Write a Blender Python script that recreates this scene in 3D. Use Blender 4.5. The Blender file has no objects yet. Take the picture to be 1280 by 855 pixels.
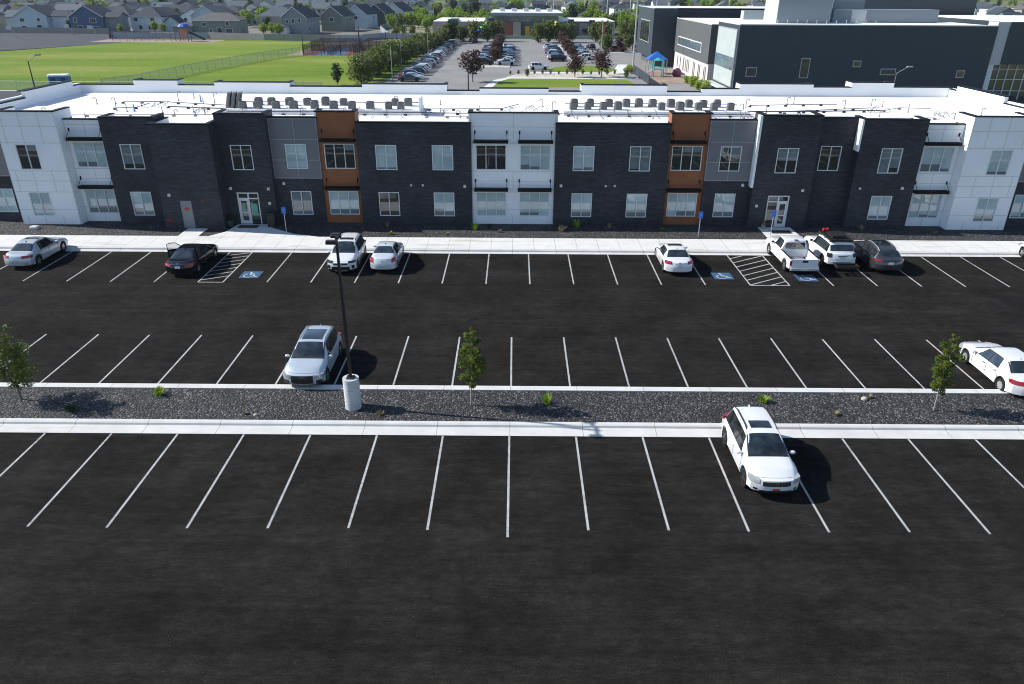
import bpy, math, random
import numpy as np
from mathutils import Vector, Matrix
PI = math.pi
R = math.radians
scene = bpy.context.scene
COL = scene.collection
rnd = random.Random(7)

# ------------------------------------------------------------------ helpers
def tag(o, label=None, cat=None, group=None, kind=None):
    if label: o['label'] = label
    if cat: o['category'] = cat
    if group: o['group'] = group
    if kind: o['kind'] = kind
    return o

def empty(name, loc=(0, 0, 0), rz=0, label=None, cat=None, group=None):
    o = bpy.data.objects.new(name, None); COL.objects.link(o)
    o.location = loc; o.rotation_euler = (0, 0, rz); o.empty_display_size = 0.2
    return tag(o, label, cat, group)

def copy_tree(o, parent=None):
    c = o.copy(); COL.objects.link(c)
    if parent is not None: c.parent = parent
    for ch in list(o.children): copy_tree(ch, c)
    return c

class MB:
    def __init__(s): s.v = []; s.f = []; s.mi = []; s.cur = 0; s.T = None
    def add(s, vs, fs):
        n = len(s.v)
        if s.T is not None: vs = [tuple(s.T @ Vector(v)) for v in vs]
        s.v += [tuple(v) for v in vs]
        for f in fs: s.f.append(tuple(i + n for i in f)); s.mi.append(s.cur)
        return s
    def quad(s, a, b, c, d): return s.add([a, b, c, d], [(0, 1, 2, 3)])
    def box(s, x0, x1, y0, y1, z0, z1):
        v = [(x0,y0,z0),(x1,y0,z0),(x1,y1,z0),(x0,y1,z0),(x0,y0,z1),(x1,y0,z1),(x1,y1,z1),(x0,y1,z1)]
        return s.add(v, [(3,2,1,0),(4,5,6,7),(0,1,5,4),(1,2,6,5),(2,3,7,6),(3,0,4,7)])
    def cbox(s, c, size): 
        return s.box(c[0]-size[0]/2, c[0]+size[0]/2, c[1]-size[1]/2, c[1]+size[1]/2, c[2]-size[2]/2, c[2]+size[2]/2)
    def rbox(s, x0, x1, y0, y1, z0, z1, c=.05):
        # box with chamfered vertical corners and a chamfered top
        def ring(z, i):
            a, b, d, e = x0+i, x1-i, y0+i, y1-i
            return [(a+c,d,z),(b-c,d,z),(b,d+c,z),(b,e-c,z),(b-c,e,z),(a+c,e,z),(a,e-c,z),(a,d+c,z)]
        v = ring(z0,0)+ring(z1-c*.6,0)+ring(z1,c*.6)
        f = [tuple(range(7,-1,-1)), tuple(range(16,24))]
        for k in range(2):
            for i in range(8):
                j=(i+1)%8; f.append((k*8+i,k*8+j,k*8+8+j,k*8+8+i))
        return s.add(v, f)
    def prism(s, poly, z0, z1):
        n = len(poly)
        v = [(x, y, z0) for x, y in poly] + [(x, y, z1) for x, y in poly]
        f = [tuple(range(n-1, -1, -1)), tuple(range(n, 2*n))] + [(i, (i+1) % n, n+(i+1) % n, n+i) for i in range(n)]
        return s.add(v, f)
    def tube(s, pts, r, n=6, cap=True):
        pts = [Vector(p) for p in pts]; m = len(pts)
        rs = r if isinstance(r, (list, tuple)) else [r]*m
        rings = []
        for i, p in enumerate(pts):
            d = (pts[min(i+1, m-1)] - pts[max(i-1, 0)]).normalized()
            up = Vector((0, 0, 1)) if abs(d.z) < .95 else Vector((0, 1, 0))
            a = d.cross(up).normalized(); b = d.cross(a).normalized()
            rings += [tuple(p + (a*math.cos(2*PI*k/n) + b*math.sin(2*PI*k/n))*rs[i]) for k in range(n)]
        f = []
        for i in range(m-1):
            for k in range(n):
                j = (k+1) % n; f.append((i*n+k, i*n+j, (i+1)*n+j, (i+1)*n+k))
        if cap: f += [tuple(range(n-1, -1, -1)), tuple(range((m-1)*n, m*n))]
        return s.add(rings, f)
    def lathe(s, prof, n=16, c=(0, 0, 0), axis='z', cap=True):
        v = []
        for r, h in prof:
            for k in range(n):
                a = 2*PI*k/n; x, y = r*math.cos(a), r*math.sin(a)
                v.append((c[0]+x, c[1]+y, c[2]+h) if axis == 'z' else (c[0]+h, c[1]+x, c[2]+y))
        f = []
        for i in range(len(prof)-1):
            for k in range(n):
                j = (k+1) % n; f.append((i*n+k, i*n+j, (i+1)*n+j, (i+1)*n+k))
        if cap: f += [tuple(range(n-1, -1, -1)), tuple(range((len(prof)-1)*n, len(prof)*n))]
        return s.add(v, f)
    def build(s, name, mats, parent=None, smooth=False, label=None, cat=None, group=None, kind=None, loc=None):
        me = bpy.data.meshes.new(name)
        me.from_pydata(s.v, [], s.f)
        if not isinstance(mats, (list, tuple)): mats = [mats]
        for m in mats: me.materials.append(m)
        if len(mats) > 1: me.polygons.foreach_set('material_index', s.mi)
        if smooth:
            me.polygons.foreach_set('use_smooth', [True]*len(me.polygons))
            me.update()
            me.set_sharp_from_angle(angle=R(smooth if smooth is not True else 40))
        me.update()
        o = bpy.data.objects.new(name, me); COL.objects.link(o)
        if parent is not None: o.parent = parent
        if loc: o.location = loc
        return tag(o, label, cat, group, kind)

# ------------------------------------------------------------------ materials
def nodes(m):
    m.use_nodes = True
    nt = m.node_tree; b = nt.nodes['Principled BSDF']
    return nt, b
def N(nt, t, **kw):
    n = nt.nodes.new(t)
    for k, v in kw.items(): setattr(n, k, v)
    return n
def mat(name, col, rough=.6, metal=0., spec=.5, var=0., vscale=3., bump=0., bscale=30., coat=0., vec='Object'):
    m = bpy.data.materials.new(name); nt, b = nodes(m)
    b.inputs['Base Color'].default_value = (*col, 1); b.inputs['Roughness'].default_value = rough
    b.inputs['Metallic'].default_value = metal; b.inputs['Specular IOR Level'].default_value = spec
    b.inputs['Coat Weight'].default_value = coat; b.inputs['Coat Roughness'].default_value = .05
    tc = N(nt, 'ShaderNodeTexCoord')
    if var:
        no = N(nt, 'ShaderNodeTexNoise'); no.inputs['Scale'].default_value = vscale; no.inputs['Detail'].default_value = 6
        nt.links.new(tc.outputs[vec], no.inputs['Vector'])
        r = N(nt, 'ShaderNodeValToRGB')
        r.color_ramp.elements[0].position = .3; r.color_ramp.elements[1].position = .7
        r.color_ramp.elements[0].color = (*[c*(1-var) for c in col], 1)
        r.color_ramp.elements[1].color = (*[min(1, c*(1+var)) for c in col], 1)
        nt.links.new(no.outputs[0], r.inputs[0]); nt.links.new(r.outputs[0], b.inputs['Base Color'])
    if bump:
        no = N(nt, 'ShaderNodeTexNoise'); no.inputs['Scale'].default_value = bscale; no.inputs['Detail'].default_value = 3
        nt.links.new(tc.outputs[vec], no.inputs['Vector'])
        bp = N(nt, 'ShaderNodeBump'); bp.inputs['Strength'].default_value = bump; bp.inputs['Distance'].default_value = .02
        nt.links.new(no.outputs[0], bp.inputs['Height']); nt.links.new(bp.outputs[0], b.inputs['Normal'])
    return m
def mixrgb(nt, a, b, fac, mode='MIX'):
    n = N(nt, 'ShaderNodeMix', data_type='RGBA', blend_type=mode)
    for s, v in ((n.inputs[6], a), (n.inputs[7], b), (n.inputs[0], fac)):
        if hasattr(v, 'is_linked') or hasattr(v, 'links'): nt.links.new(v, s)
        elif isinstance(v, tuple): s.default_value = (*v, 1) if len(v) == 3 else v
        else: s.default_value = v
    return n.outputs[2]
def ramp(nt, src, stops):
    r = N(nt, 'ShaderNodeValToRGB'); e = r.color_ramp.elements
    while len(e) < len(stops): e.new(.5)
    for el, (p, c) in zip(e, stops):
        el.position = p; el.color = (*c, 1) if isinstance(c, tuple) else (c, c, c, 1)
    nt.links.new(src, r.inputs[0]); return r.outputs[0]
def noise(nt, tc, scale, detail=4, stretch=None, rough=.5):
    no = N(nt, 'ShaderNodeTexNoise'); no.inputs['Scale'].default_value = scale; no.inputs['Detail'].default_value = detail
    no.inputs['Roughness'].default_value = rough
    if stretch:
        mp = N(nt, 'ShaderNodeMapping'); mp.inputs['Scale'].default_value = stretch
        nt.links.new(tc.outputs['Object'], mp.inputs[0]); nt.links.new(mp.outputs[0], no.inputs['Vector'])
    else: nt.links.new(tc.outputs['Object'], no.inputs['Vector'])
    return no.outputs[0]

def asphalt_mat():
    m = bpy.data.materials.new('asphalt_fresh'); nt, b = nodes(m); tc = N(nt, 'ShaderNodeTexCoord')
    fine = ramp(nt, noise(nt, tc, 22, 5, rough=.75), [(.3, .4), (.72, 1.9)])
    streak = ramp(nt, noise(nt, tc, 1., 12, (.08, 1.6, 1), .78), [(.3, .74), (.7, 1.32)])
    blot = ramp(nt, noise(nt, tc, .35, 8, None, .7), [(.35, .75), (.72, 1.6)])
    c = mixrgb(nt, (.0136, .0126, .0115), fine, 1., 'MULTIPLY')
    c = mixrgb(nt, c, streak, 1., 'MULTIPLY'); c = mixrgb(nt, c, blot, 1., 'MULTIPLY')
    # pale scuffs and dust spots
    sc = ramp(nt, noise(nt, tc, 1.1, 12, (1, 1.7, 1), .78), [(.62, 0.), (.76, 1.)])
    c = mixrgb(nt, c, (.07, .064, .056), sc)
    sp = ramp(nt, noise(nt, tc, 5., 3, (1, 1, 1), .5), [(.76, 0.), (.80, .6)])
    c = mixrgb(nt, c, (.09, .085, .07), sp)
    lane = ramp(nt, noise(nt, tc, 1., 9, (.012, .55, 1), .7), [(.32, .85), (.5, 1.), (.7, 1.2)])
    c = mixrgb(nt, c, lane, 1., 'MULTIPLY')
    mid = ramp(nt, noise(nt, tc, 3.5, 12, (.45, 1., 1), .85), [(.34, .55), (.5, 1.), (.68, 1.75)])
    c = mixrgb(nt, c, mid, 1., 'MULTIPLY')
    # thin curved scuffs: narrow bands of a noise field, kept only in patches
    ab = N(nt, 'ShaderNodeMath', operation='SUBTRACT'); nt.links.new(noise(nt, tc, .7, 2, (1, 1.6, 1)), ab.inputs[0]); ab.inputs[1].default_value = .5
    a2 = N(nt, 'ShaderNodeMath', operation='ABSOLUTE'); nt.links.new(ab.outputs[0], a2.inputs[0])
    line = ramp(nt, a2.outputs[0], [(0., 1.), (.006, 0.)]); msk = ramp(nt, noise(nt, tc, .5, 5), [(.58, 0.), (.70, .35)])
    c = mixrgb(nt, c, (.05, .047, .043), mixrgb(nt, line, msk, 1., 'MULTIPLY'))
    # stray pale chips of stone
    vo = N(nt, 'ShaderNodeTexVoronoi'); vo.inputs['Scale'].default_value = 5.5; nt.links.new(tc.outputs['Object'], vo.inputs['Vector'])
    sp2 = N(nt, 'ShaderNodeSeparateColor'); nt.links.new(vo.outputs['Color'], sp2.inputs[0])
    chip = mixrgb(nt, ramp(nt, vo.outputs['Distance'], [(.07, 1.), (.10, 0.)]), ramp(nt, sp2.outputs[0], [(.80, 0.), (.82, 1.)]), 1., 'MULTIPLY')
    c = mixrgb(nt, c, (.075, .07, .06), chip)
    # oil drips
    vo3 = N(nt, 'ShaderNodeTexVoronoi'); vo3.inputs['Scale'].default_value = .33; nt.links.new(tc.outputs['Object'], vo3.inputs['Vector'])
    oil = ramp(nt, vo3.outputs['Distance'], [(.03, .45), (.11, 0.)]); c = mixrgb(nt, c, (.006, .006, .006), oil)
    nt.links.new(c, b.inputs['Base Color']); b.inputs['Roughness'].default_value = .93
    b.inputs['Specular IOR Level'].default_value = .04
    bp = N(nt, 'ShaderNodeBump'); bp.inputs['Strength'].default_value = .5; bp.inputs['Distance'].default_value = .01
    nt.links.new(noise(nt, tc, 60, 3), bp.inputs['Height']); nt.links.new(bp.outputs[0], b.inputs['Normal'])
    return m
def worn_paint():
    m = bpy.data.materials.new('line_paint'); nt, b = nodes(m); tc = N(nt, 'ShaderNodeTexCoord')
    w_ = ramp(nt, noise(nt, tc, 7, 9, None, .8), [(.40, 0.), (.50, 1.)]); bl = ramp(nt, noise(nt, tc, .22, 3), [(.35, .0), (.6, 1.)])
    k = mixrgb(nt, w_, (1, 1, 1), bl)
    c = mixrgb(nt, (.10, .098, .094), ramp(nt, noise(nt, tc, 2., 4), [(.3, (.33, .33, .32)), (.7, (.47, .47, .45))]), k)
    nt.links.new(c, b.inputs['Base Color']); b.inputs['Roughness'].default_value = .85; b.inputs['Specular IOR Level'].default_value = .1
    return m
def gravel_mat():
    m = bpy.data.materials.new('dark_gravel'); nt, b = nodes(m); tc = N(nt, 'ShaderNodeTexCoord')
    vo = N(nt, 'ShaderNodeTexVoronoi'); vo.inputs['Scale'].default_value = 13
    nt.links.new(tc.outputs['Object'], vo.inputs['Vector'])
    sep = N(nt, 'ShaderNodeSeparateColor'); nt.links.new(vo.outputs['Color'], sep.inputs[0])
    c = ramp(nt, sep.outputs[0], [(.0, (.014, .014, .015)), (.5, (.042, .042, .045)), (.8, (.085, .083, .085)), (.97, (.22, .21, .2))])
    d = ramp(nt, vo.outputs['Distance'], [(.2, 1.), (.75, .25)])
    c = mixrgb(nt, c, d, 1., 'MULTIPLY')
    bl = ramp(nt, noise(nt, tc, .6, 5), [(.3, .75), (.7, 1.3)])
    c = mixrgb(nt, c, bl, 1., 'MULTIPLY')
    nt.links.new(c, b.inputs['Base Color']); b.inputs['Roughness'].default_value = .85
    bp = N(nt, 'ShaderNodeBump'); bp.inputs['Strength'].default_value = 1.; bp.inputs['Distance'].default_value = .05; bp.invert = True
    nt.links.new(vo.outputs['Distance'], bp.inputs['Height']); nt.links.new(bp.outputs[0], b.inputs['Normal'])
    return m
def concrete_mat(name, col, jx=None, jy=None, stain=.12, jw=.012, offy=0.):
    m = bpy.data.materials.new(name); nt, b = nodes(m); tc = N(nt, 'ShaderNodeTexCoord')
    c = ramp(nt, noise(nt, tc, .9, 9, None, .65), [(.3, tuple(x*(1-stain) for x in col)), (.7, tuple(min(1, x*(1+stain*.6)) for x in col))])
    f = ramp(nt, noise(nt, tc, 40, 2), [(.3, .93), (.7, 1.05)])
    c = mixrgb(nt, c, f, 1., 'MULTIPLY')
    st = ramp(nt, noise(nt, tc, .35, 6, (.35, 4, 1)), [(.60, 0.), (.72, .6)])
    c = mixrgb(nt, c, tuple(x*.5 for x in (col[0]*1.1, col[1]*.95, col[2]*.75)), st)
    st2 = ramp(nt, noise(nt, tc, 1.3, 8, (.8, 2.2, 1), .75), [(.62, 0.), (.72, .35)])
    c = mixrgb(nt, c, tuple(x*.5 for x in col), st2)
    if jx:
        sx = N(nt, 'ShaderNodeSeparateXYZ'); nt.links.new(tc.outputs['Object'], sx.inputs[0])
        acc = None
        for ax, per, off in ((0, jx, 0.), (1, jy, offy)):
            if not per: continue
            ad = N(nt, 'ShaderNodeMath', operation='ADD'); ad.inputs[1].default_value = off+1000*per
            nt.links.new(sx.outputs[ax], ad.inputs[0])
            mo = N(nt, 'ShaderNodeMath', operation='MODULO'); nt.links.new(ad.outputs[0], mo.inputs[0]); mo.inputs[1].default_value = per
            lt = N(nt, 'ShaderNodeMath', operation='LESS_THAN'); nt.links.new(mo.outputs[0], lt.inputs[0]); lt.inputs[1].default_value = jw*2
            if acc is None: acc = lt.outputs[0]
            else:
                mx = N(nt, 'ShaderNodeMath', operation='MAXIMUM'); nt.links.new(acc, mx.inputs[0]); nt.links.new(lt.outputs[0], mx.inputs[1]); acc = mx.outputs[0]
        c = mixrgb(nt, c, tuple(x*.4 for x in col), acc)
    nt.links.new(c, b.inputs['Base Color']); b.inputs['Roughness'].default_value = .85
    b.inputs['Specular IOR Level'].default_value = .2
    return m
def brick_mat(name, c1, c2, mortar, scale=1.):
    m = bpy.data.materials.new(name); nt, b = nodes(m); tc = N(nt, 'ShaderNodeTexCoord')
    sx = N(nt, 'ShaderNodeSeparateXYZ'); nt.links.new(tc.outputs['Object'], sx.inputs[0])
    ad = N(nt, 'ShaderNodeMath', operation='ADD'); nt.links.new(sx.outputs[0], ad.inputs[0]); nt.links.new(sx.outputs[1], ad.inputs[1])
    cb = N(nt, 'ShaderNodeCombineXYZ'); nt.links.new(ad.outputs[0], cb.inputs[0]); nt.links.new(sx.outputs[2], cb.inputs[1])
    br = N(nt, 'ShaderNodeTexBrick'); nt.links.new(cb.outputs[0], br.inputs['Vector'])
    br.inputs['Color1'].default_value = (*c1, 1); br.inputs['Color2'].default_value = (*c2, 1); br.inputs['Mortar'].default_value = (*mortar, 1)
    br.inputs['Scale'].default_value = scale; br.inputs['Brick Width'].default_value = .4; br.inputs['Row Height'].default_value = .105
    br.inputs['Mortar Size'].default_value = .008; br.inputs['Bias'].default_value = -.2
    bl = ramp(nt, noise(nt, tc, .45, 7), [(.3, .72), (.7, 1.35)])
    c = mixrgb(nt, br.outputs['Color'], bl, 1., 'MULTIPLY')
    nt.links.new(c, b.inputs['Base Color']); b.inputs['Roughness'].default_value = .75
    bp = N(nt, 'ShaderNodeBump'); bp.inputs['Strength'].default_value = .6; bp.inputs['Distance'].default_value = .01; bp.invert = True
    nt.links.new(br.outputs['Fac'], bp.inputs['Height']); nt.links.new(bp.outputs[0], b.inputs['Normal'])
    return m
def grass_mat():
    m = bpy.data.materials.new('lawn_grass'); nt, b = nodes(m); tc = N(nt, 'ShaderNodeTexCoord')
    c = ramp(nt, noise(nt, tc, .03, 8, (.5, 1.6, 1), .6), [(.3, (.10, .17, .022)), (.5, (.15, .215, .03)), (.70, (.245, .26, .07))])
    f = ramp(nt, noise(nt, tc, 1.3, 6), [(.25, .8), (.75, 1.2)])
    c = mixrgb(nt, c, f, 1., 'MULTIPLY')
    nt.links.new(c, b.inputs['Base Color']); b.inputs['Roughness'].default_value = .95; b.inputs['Specular IOR Level'].default_value = .05
    return m
def leaf_mat(name, c1, c2):
    m = bpy.data.materials.new(name); nt, b = nodes(m); tc = N(nt, 'ShaderNodeTexCoord')
    c = ramp(nt, noise(nt, tc, 1.6, 4), [(.35, c1), (.65, c2)])
    nt.links.new(c, b.inputs['Base Color']); b.inputs['Roughness'].default_value = .6; b.inputs['Specular IOR Level'].default_value = .25
    tr = N(nt, 'ShaderNodeBsdfTranslucent'); nt.links.new(c, tr.inputs[0])
    mx = N(nt, 'ShaderNodeMixShader'); mx.inputs[0].default_value = .3
    out = nt.nodes['Material Output']
    nt.links.new(b.outputs[0], mx.inputs[1]); nt.links.new(tr.outputs[0], mx.inputs[2]); nt.links.new(mx.outputs[0], out.inputs[0])
    return m
def mesh_fence_mat(name, col, alpha):
    m = bpy.data.materials.new(name); nt, b = nodes(m)
    b.inputs['Base Color'].default_value = (*col, 1); b.inputs['Roughness'].default_value = .5
    tr = N(nt, 'ShaderNodeBsdfTransparent'); mx = N(nt, 'ShaderNodeMixShader'); mx.inputs[0].default_value = alpha
    out = nt.nodes['Material Output']
    nt.links.new(tr.outputs[0], mx.inputs[1]); nt.links.new(b.outputs[0], mx.inputs[2]); nt.links.new(mx.outputs[0], out.inputs[0])
    return m
def glass_mat(name, col, rough=.04):
    # opaque glazing: what hangs behind the pane under a mirror-like surface coat
    m = bpy.data.materials.new(name); nt, b = nodes(m); tc = N(nt, 'ShaderNodeTexCoord')
    c = ramp(nt, noise(nt, tc, .8, 2), [(.3, tuple(x*.85 for x in col)), (.7, tuple(x*1.15 for x in col))])
    nt.links.new(c, b.inputs['Base Color'])
    b.inputs['Roughness'].default_value = .25; b.inputs['Coat Weight'].default_value = 1.; b.inputs['Coat IOR'].default_value = 1.9
    b.inputs['Coat Roughness'].default_value = .02
    bp = N(nt, 'ShaderNodeBump'); bp.inputs['Strength'].default_value = .05; bp.inputs['Distance'].default_value = .05
    nt.links.new(noise(nt, tc, .7, 1), bp.inputs['Height']); nt.links.new(bp.outputs[0], b.inputs['Coat Normal'])
    return m
def carpaint(name, col, metal=0., rough=.3):
    m = mat('paint_'+name, col, rough, metal, .5 if max(col) > .02 else .05, coat=1.)
    return m

M = dict(
 asphalt=asphalt_mat(), gravel=gravel_mat(), grass=grass_mat(),
 old_asphalt=mat('asphalt_worn', (.25, .245, .24), .9, spec=.1, var=.1, vscale=.12, bump=.2, bscale=8),
 play_asphalt=mat('asphalt_play', (.078, .083, .09), .9, spec=.1, var=.1, vscale=.1),
 kerb=concrete_mat('kerb_concrete', (.60, .595, .57), 3.05, None), walk=concrete_mat('walk_concrete', (.66, .655, .63), 1.52, None, .08),
 walkplain=concrete_mat('path_concrete', (.5, .49, .46)),
 paint=worn_paint(), bluepaint=mat('blue_paint', (.028, .095, .19), .8, var=.25, vscale=6), whitepaint=mat('symbol_paint', (.5, .5, .5), .7),
 roofm=mat('roof_membrane', (.84, .84, .83), .6, var=.03, vscale=.5, spec=.2), 
 brick=brick_mat('dark_brick', (.020, .023, .029), (.040, .045, .054), (.016, .018, .022)),
 white=mat('white_panel', (.80, .83, .85), .6, var=.03, vscale=.7, spec=.3), joint=mat('panel_groove', (.56, .58, .60), .7),
 grey=mat('grey_panel', (.155, .16, .175), .55, var=.05, vscale=1.2, spec=.4), greyjoint=mat('grey_panel_trim', (.3, .31, .34), .5),
 orange=mat('rust_stucco', (.25, .088, .033), .7, var=.12, vscale=1.1, bump=.2, bscale=40),
 coping=mat('dark_coping', (.006, .007, .009), .6, spec=.15), frame=mat('window_aluminium', (.68, .70, .71), .45), 
 glassA=glass_mat('glazing_blinds', (.38, .50, .53)), glassB=glass_mat('glazing_open', (.012, .02, .02)), glassC=glass_mat('glazing_half', (.13, .18, .20)),
 steel=mat('galvanised', (.45, .46, .46), .5, .5), darkmetal=mat('bronze_metal', (.035, .03, .027), .5, .3), black=mat('black_plastic', (.012, .012, .013), .5), 
 hvac=mat('condenser_casing', (.14, .14, .14), .6, var=.1, vscale=5), hvacdark=mat('condenser_grille', (.03, .03, .03), .6),
 pvc=mat('vent_pipe', (.30, .25, .24), .6), pipeblack=mat('gas_pipe', (.03, .03, .035), .6), bluepipe=mat('blue_pipe', (.05, .2, .5), .5),
 doorgrey=mat('grey_door', (.22, .23, .25), .5), red=mat('red_plastic', (.5, .02, .03), .4), lampw=mat('lamp_housing', (.6, .6, .58), .4),
 tyre=mat('tyre_rubber', (.018, .018, .018), .85, spec=.2), rim=mat('alloy_rim', (.42, .43, .44), .3, .8), rimdark=mat('dark_rim', (.10, .10, .11), .35, .6),
 carglass=mat('car_glass', (.016, .022, .024), .06, spec=.9, coat=1., var=.95, vscale=2.6), trim=mat('black_trim', (.015, .015, .016), .5), chrome=mat('chrome', (.6, .6, .62), .15, 1.),
 headlight=mat('headlight_lens', (.35, .37, .38), .15, .3, coat=1.), headclear=mat('headlight_clear', (.42, .44, .45), .12, .2, coat=1.), tail=mat('tail_lens', (.30, .008, .012), .2, coat=1.), amber=mat('amber_lens', (.5, .2, .03), .2), plate=mat('plate', (.5, .52, .5), .4), platered=mat('plate_red', (.45, .08, .05), .5),
 seat=mat('seat_fabric', (.10, .095, .09), .8),
 bark=mat('bark', (.16, .12, .09), .9, var=.3, vscale=8), paleb=mat('pale_bark', (.30, .26, .21), .9),
 leafy=leaf_mat('leaf_young', (.05, .09, .010), (.15, .19, .025)), leafo=leaf_mat('leaf_olive', (.105, .145, .038), (.18, .22, .062)), leafb=leaf_mat('leaf_bright', (.17, .27, .03), (.31, .42, .05)),
 leafd=leaf_mat('leaf_dark', (.03, .06, .022), (.06, .10, .035)), leafp=leaf_mat('leaf_purple', (.07, .04, .035), (.13, .075, .06)), leafl=leaf_mat('leaf_lime', (.22, .30, .02), (.32, .42, .04)), dry=leaf_mat('leaf_dry', (.25, .22, .12), (.35, .32, .18)),
 vinyl=mat('vinyl_fence', (.30, .34, .375), .5), tanfence=mat('tan_fence', (.23, .225, .215), .6, var=.08, vscale=.3),
 chain=mesh_fence_mat('chain_link', (.42, .45, .42), .30), chainblack=mesh_fence_mat('chain_link_black', (.03, .03, .035), .45),
 courtred=mat('court_red', (.32, .075, .07), .8), courtblue=mat('court_blue', (.08, .2, .42), .8),
 dirt=mat('bare_earth', (.28, .21, .16), .95, var=.25, vscale=.3), rock=mat('pale_rock', (.5, .45, .38), .9, var=.35, vscale=1.5),
 schooldark=mat('school_metal', (.030, .042, .052), .55, var=.06, vscale=.3), schoolgrey=mat('school_grey', (.085, .09, .092), .6, var=.05, vscale=.4), schoollight=mat('school_light', (.48, .5, .5), .6), schoolwhite=mat('school_base', (.62, .58, .54), .7),
 penth=mat('penthouse_metal', (.2, .235, .26), .5), screen=mat('translucent_panel', (.42, .47, .46), .4, var=.06, vscale=.6), bluesail=mat('blue_fabric', (.015, .11, .42), .6),
 teal=mat('teal_plastic', (.05, .35, .35), .5), purple=mat('purple_metal', (.20, .07, .16), .5), playorange=mat('orange_plastic', (.5, .16, .04), .5), yellow=mat('yellow_panel', (.55, .34, .02), .6),
 brickred=mat('red_brick', (.20, .075, .055), .8, var=.1, vscale=1), navy=mat('navy_panel', (.015, .025, .06), .5), schooltan=mat('school_tan', (.25, .24, .21), .7),
 shingle=mat('shingle_roof', (.035, .045, .058), .9, var=.2, vscale=1.5), shingleb=mat('shingle_roof_brown', (.105, .10, .10), .9, var=.2, vscale=1.5), shingleg=mat('shingle_roof_grey', (.085, .105, .125), .9, var=.2, vscale=1.5),
 housewin=mat('house_glass', (.02, .025, .03), .1, spec=.8), trimw=mat('white_trim', (.65, .66, .66), .6),
)

# ------------------------------------------------------------------ camera
F, PITCH, ROLL, YAW, HC, CX = 919.4, .4501, .0052, -.0032, 16.73, .167
Fh = Vector((math.sin(YAW), math.cos(YAW), 0)); Rv = Vector((math.cos(YAW), -math.sin(YAW), 0)); Z = Vector((0, 0, 1))
fwd = Fh*math.cos(PITCH) - Z*math.sin(PITCH); up = Fh*math.sin(PITCH) + Z*math.cos(PITCH)
Rr = Rv*math.cos(ROLL) + up*math.sin(ROLL); Ur = up*math.cos(ROLL) - Rv*math.sin(ROLL)
cam = bpy.data.cameras.new('drone_camera'); co = bpy.data.objects.new('drone_camera', cam); COL.objects.link(co)
mw = Matrix.Identity(4)
for i in range(3): mw[i][0] = Rr[i]; mw[i][1] = Ur[i]; mw[i][2] = -fwd[i]
mw[0][3], mw[1][3], mw[2][3] = CX, 0, HC
co.matrix_world = mw
cam.sensor_fit = 'HORIZONTAL'; cam.sensor_width = 36; cam.lens = F/1280*36; cam.clip_end = 9000; cam.clip_start = .1
scene.camera = co

# ------------------------------------------------------------------ light
w = bpy.data.worlds.new('World'); scene.world = w; w.use_nodes = True
nt = w.node_tree; bg = nt.nodes['Background']
sky = nt.nodes.new('ShaderNodeTexSky'); sky.sky_type = 'NISHITA'; sky.sun_disc = False
SUN_EL = 36; SD = Vector((-.988, .152, 0)).normalized()
sky.sun_elevation = R(SUN_EL); sky.sun_rotation = math.atan2(SD.x, SD.y)
sky.altitude = 1300; sky.air_density = 1.; sky.dust_density = .6; sky.ozone_density = 1.5
nt.links.new(sky.outputs[0], bg.inputs[0]); bg.inputs[1].default_value = .125
sl = bpy.data.lights.new('sun', 'SUN'); sl.energy = 5.; sl.angle = R(.53); sl.color = (1, .965, .91)
so = bpy.data.objects.new('sun', sl); COL.objects.link(so)
sdir = Vector((SD.x*math.cos(R(SUN_EL)), SD.y*math.cos(R(SUN_EL)), math.sin(R(SUN_EL))))
so.rotation_euler = sdir.to_track_quat('Z', 'Y').to_euler(); so.location = (-40, 10, 60)
scene.view_settings.view_transform = 'Standard'; scene.view_settings.look = 'None'
scene.view_settings.exposure = .42; scene.view_settings.gamma = 1
scene.cycles.filter_width = 1.05

# ------------------------------------------------------------------ ground and paving
def sheet(name, x0, x1, y0, y1, z, m, kind='structure'):
    return MB().quad((x0,y0,z),(x1,y0,z),(x1,y1,z),(x0,y1,z)).build(name, m, kind=kind)
def poly(name, pts, z, m, kind='structure'):
    b = MB(); b.add([(x, y, z) for x, y in pts], [tuple(range(len(pts)))])
    o = b.build(name, m, kind=kind)
    if o.data.polygons[0].normal.z < 0: o.data.flip_normals()
    return o
def terrain_mat():
    m = bpy.data.materials.new('far_terrain'); nt, b = nodes(m); tc = N(nt, 'ShaderNodeTexCoord')
    a = ramp(nt, noise(nt, tc, .02, 8, (1, 1, 1), .6), [(.35, (.07, .11, .03)), (.5, (.13, .15, .06)), (.62, (.22, .19, .12)), (.75, (.12, .12, .11))])
    nt.links.new(a, b.inputs['Base Color']); b.inputs['Roughness'].default_value = .95; b.inputs['Specular IOR Level'].default_value = .05
    return m
# distant ground rises gently into hills far behind
b = MB(); xs = [-3200, -2400, -1500, -700, -300, 0, 300, 700, 1500, 2400, 3200]; ys = [-400, 0, 300, 700, 1000, 1300, 1700, 2300, 3200, 4200, 5000]
for j, y in enumerate(ys):
    for i, x in enumerate(xs):
        z = 0 if y <= 1000 else (y-1000)*.012 + (y > 2000)*90*(.5+.5*math.sin(i*1.7+j*.9))
        b.v.append((x, y, z-.02))
n = len(xs)
for j in range(len(ys)-1):
    for i in range(n-1): b.f.append((j*n+i, j*n+i+1, (j+1)*n+i+1, (j+1)*n+i)); b.mi.append(0)
b.build('ground', terrain_mat(), smooth=True, kind='structure')

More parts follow.
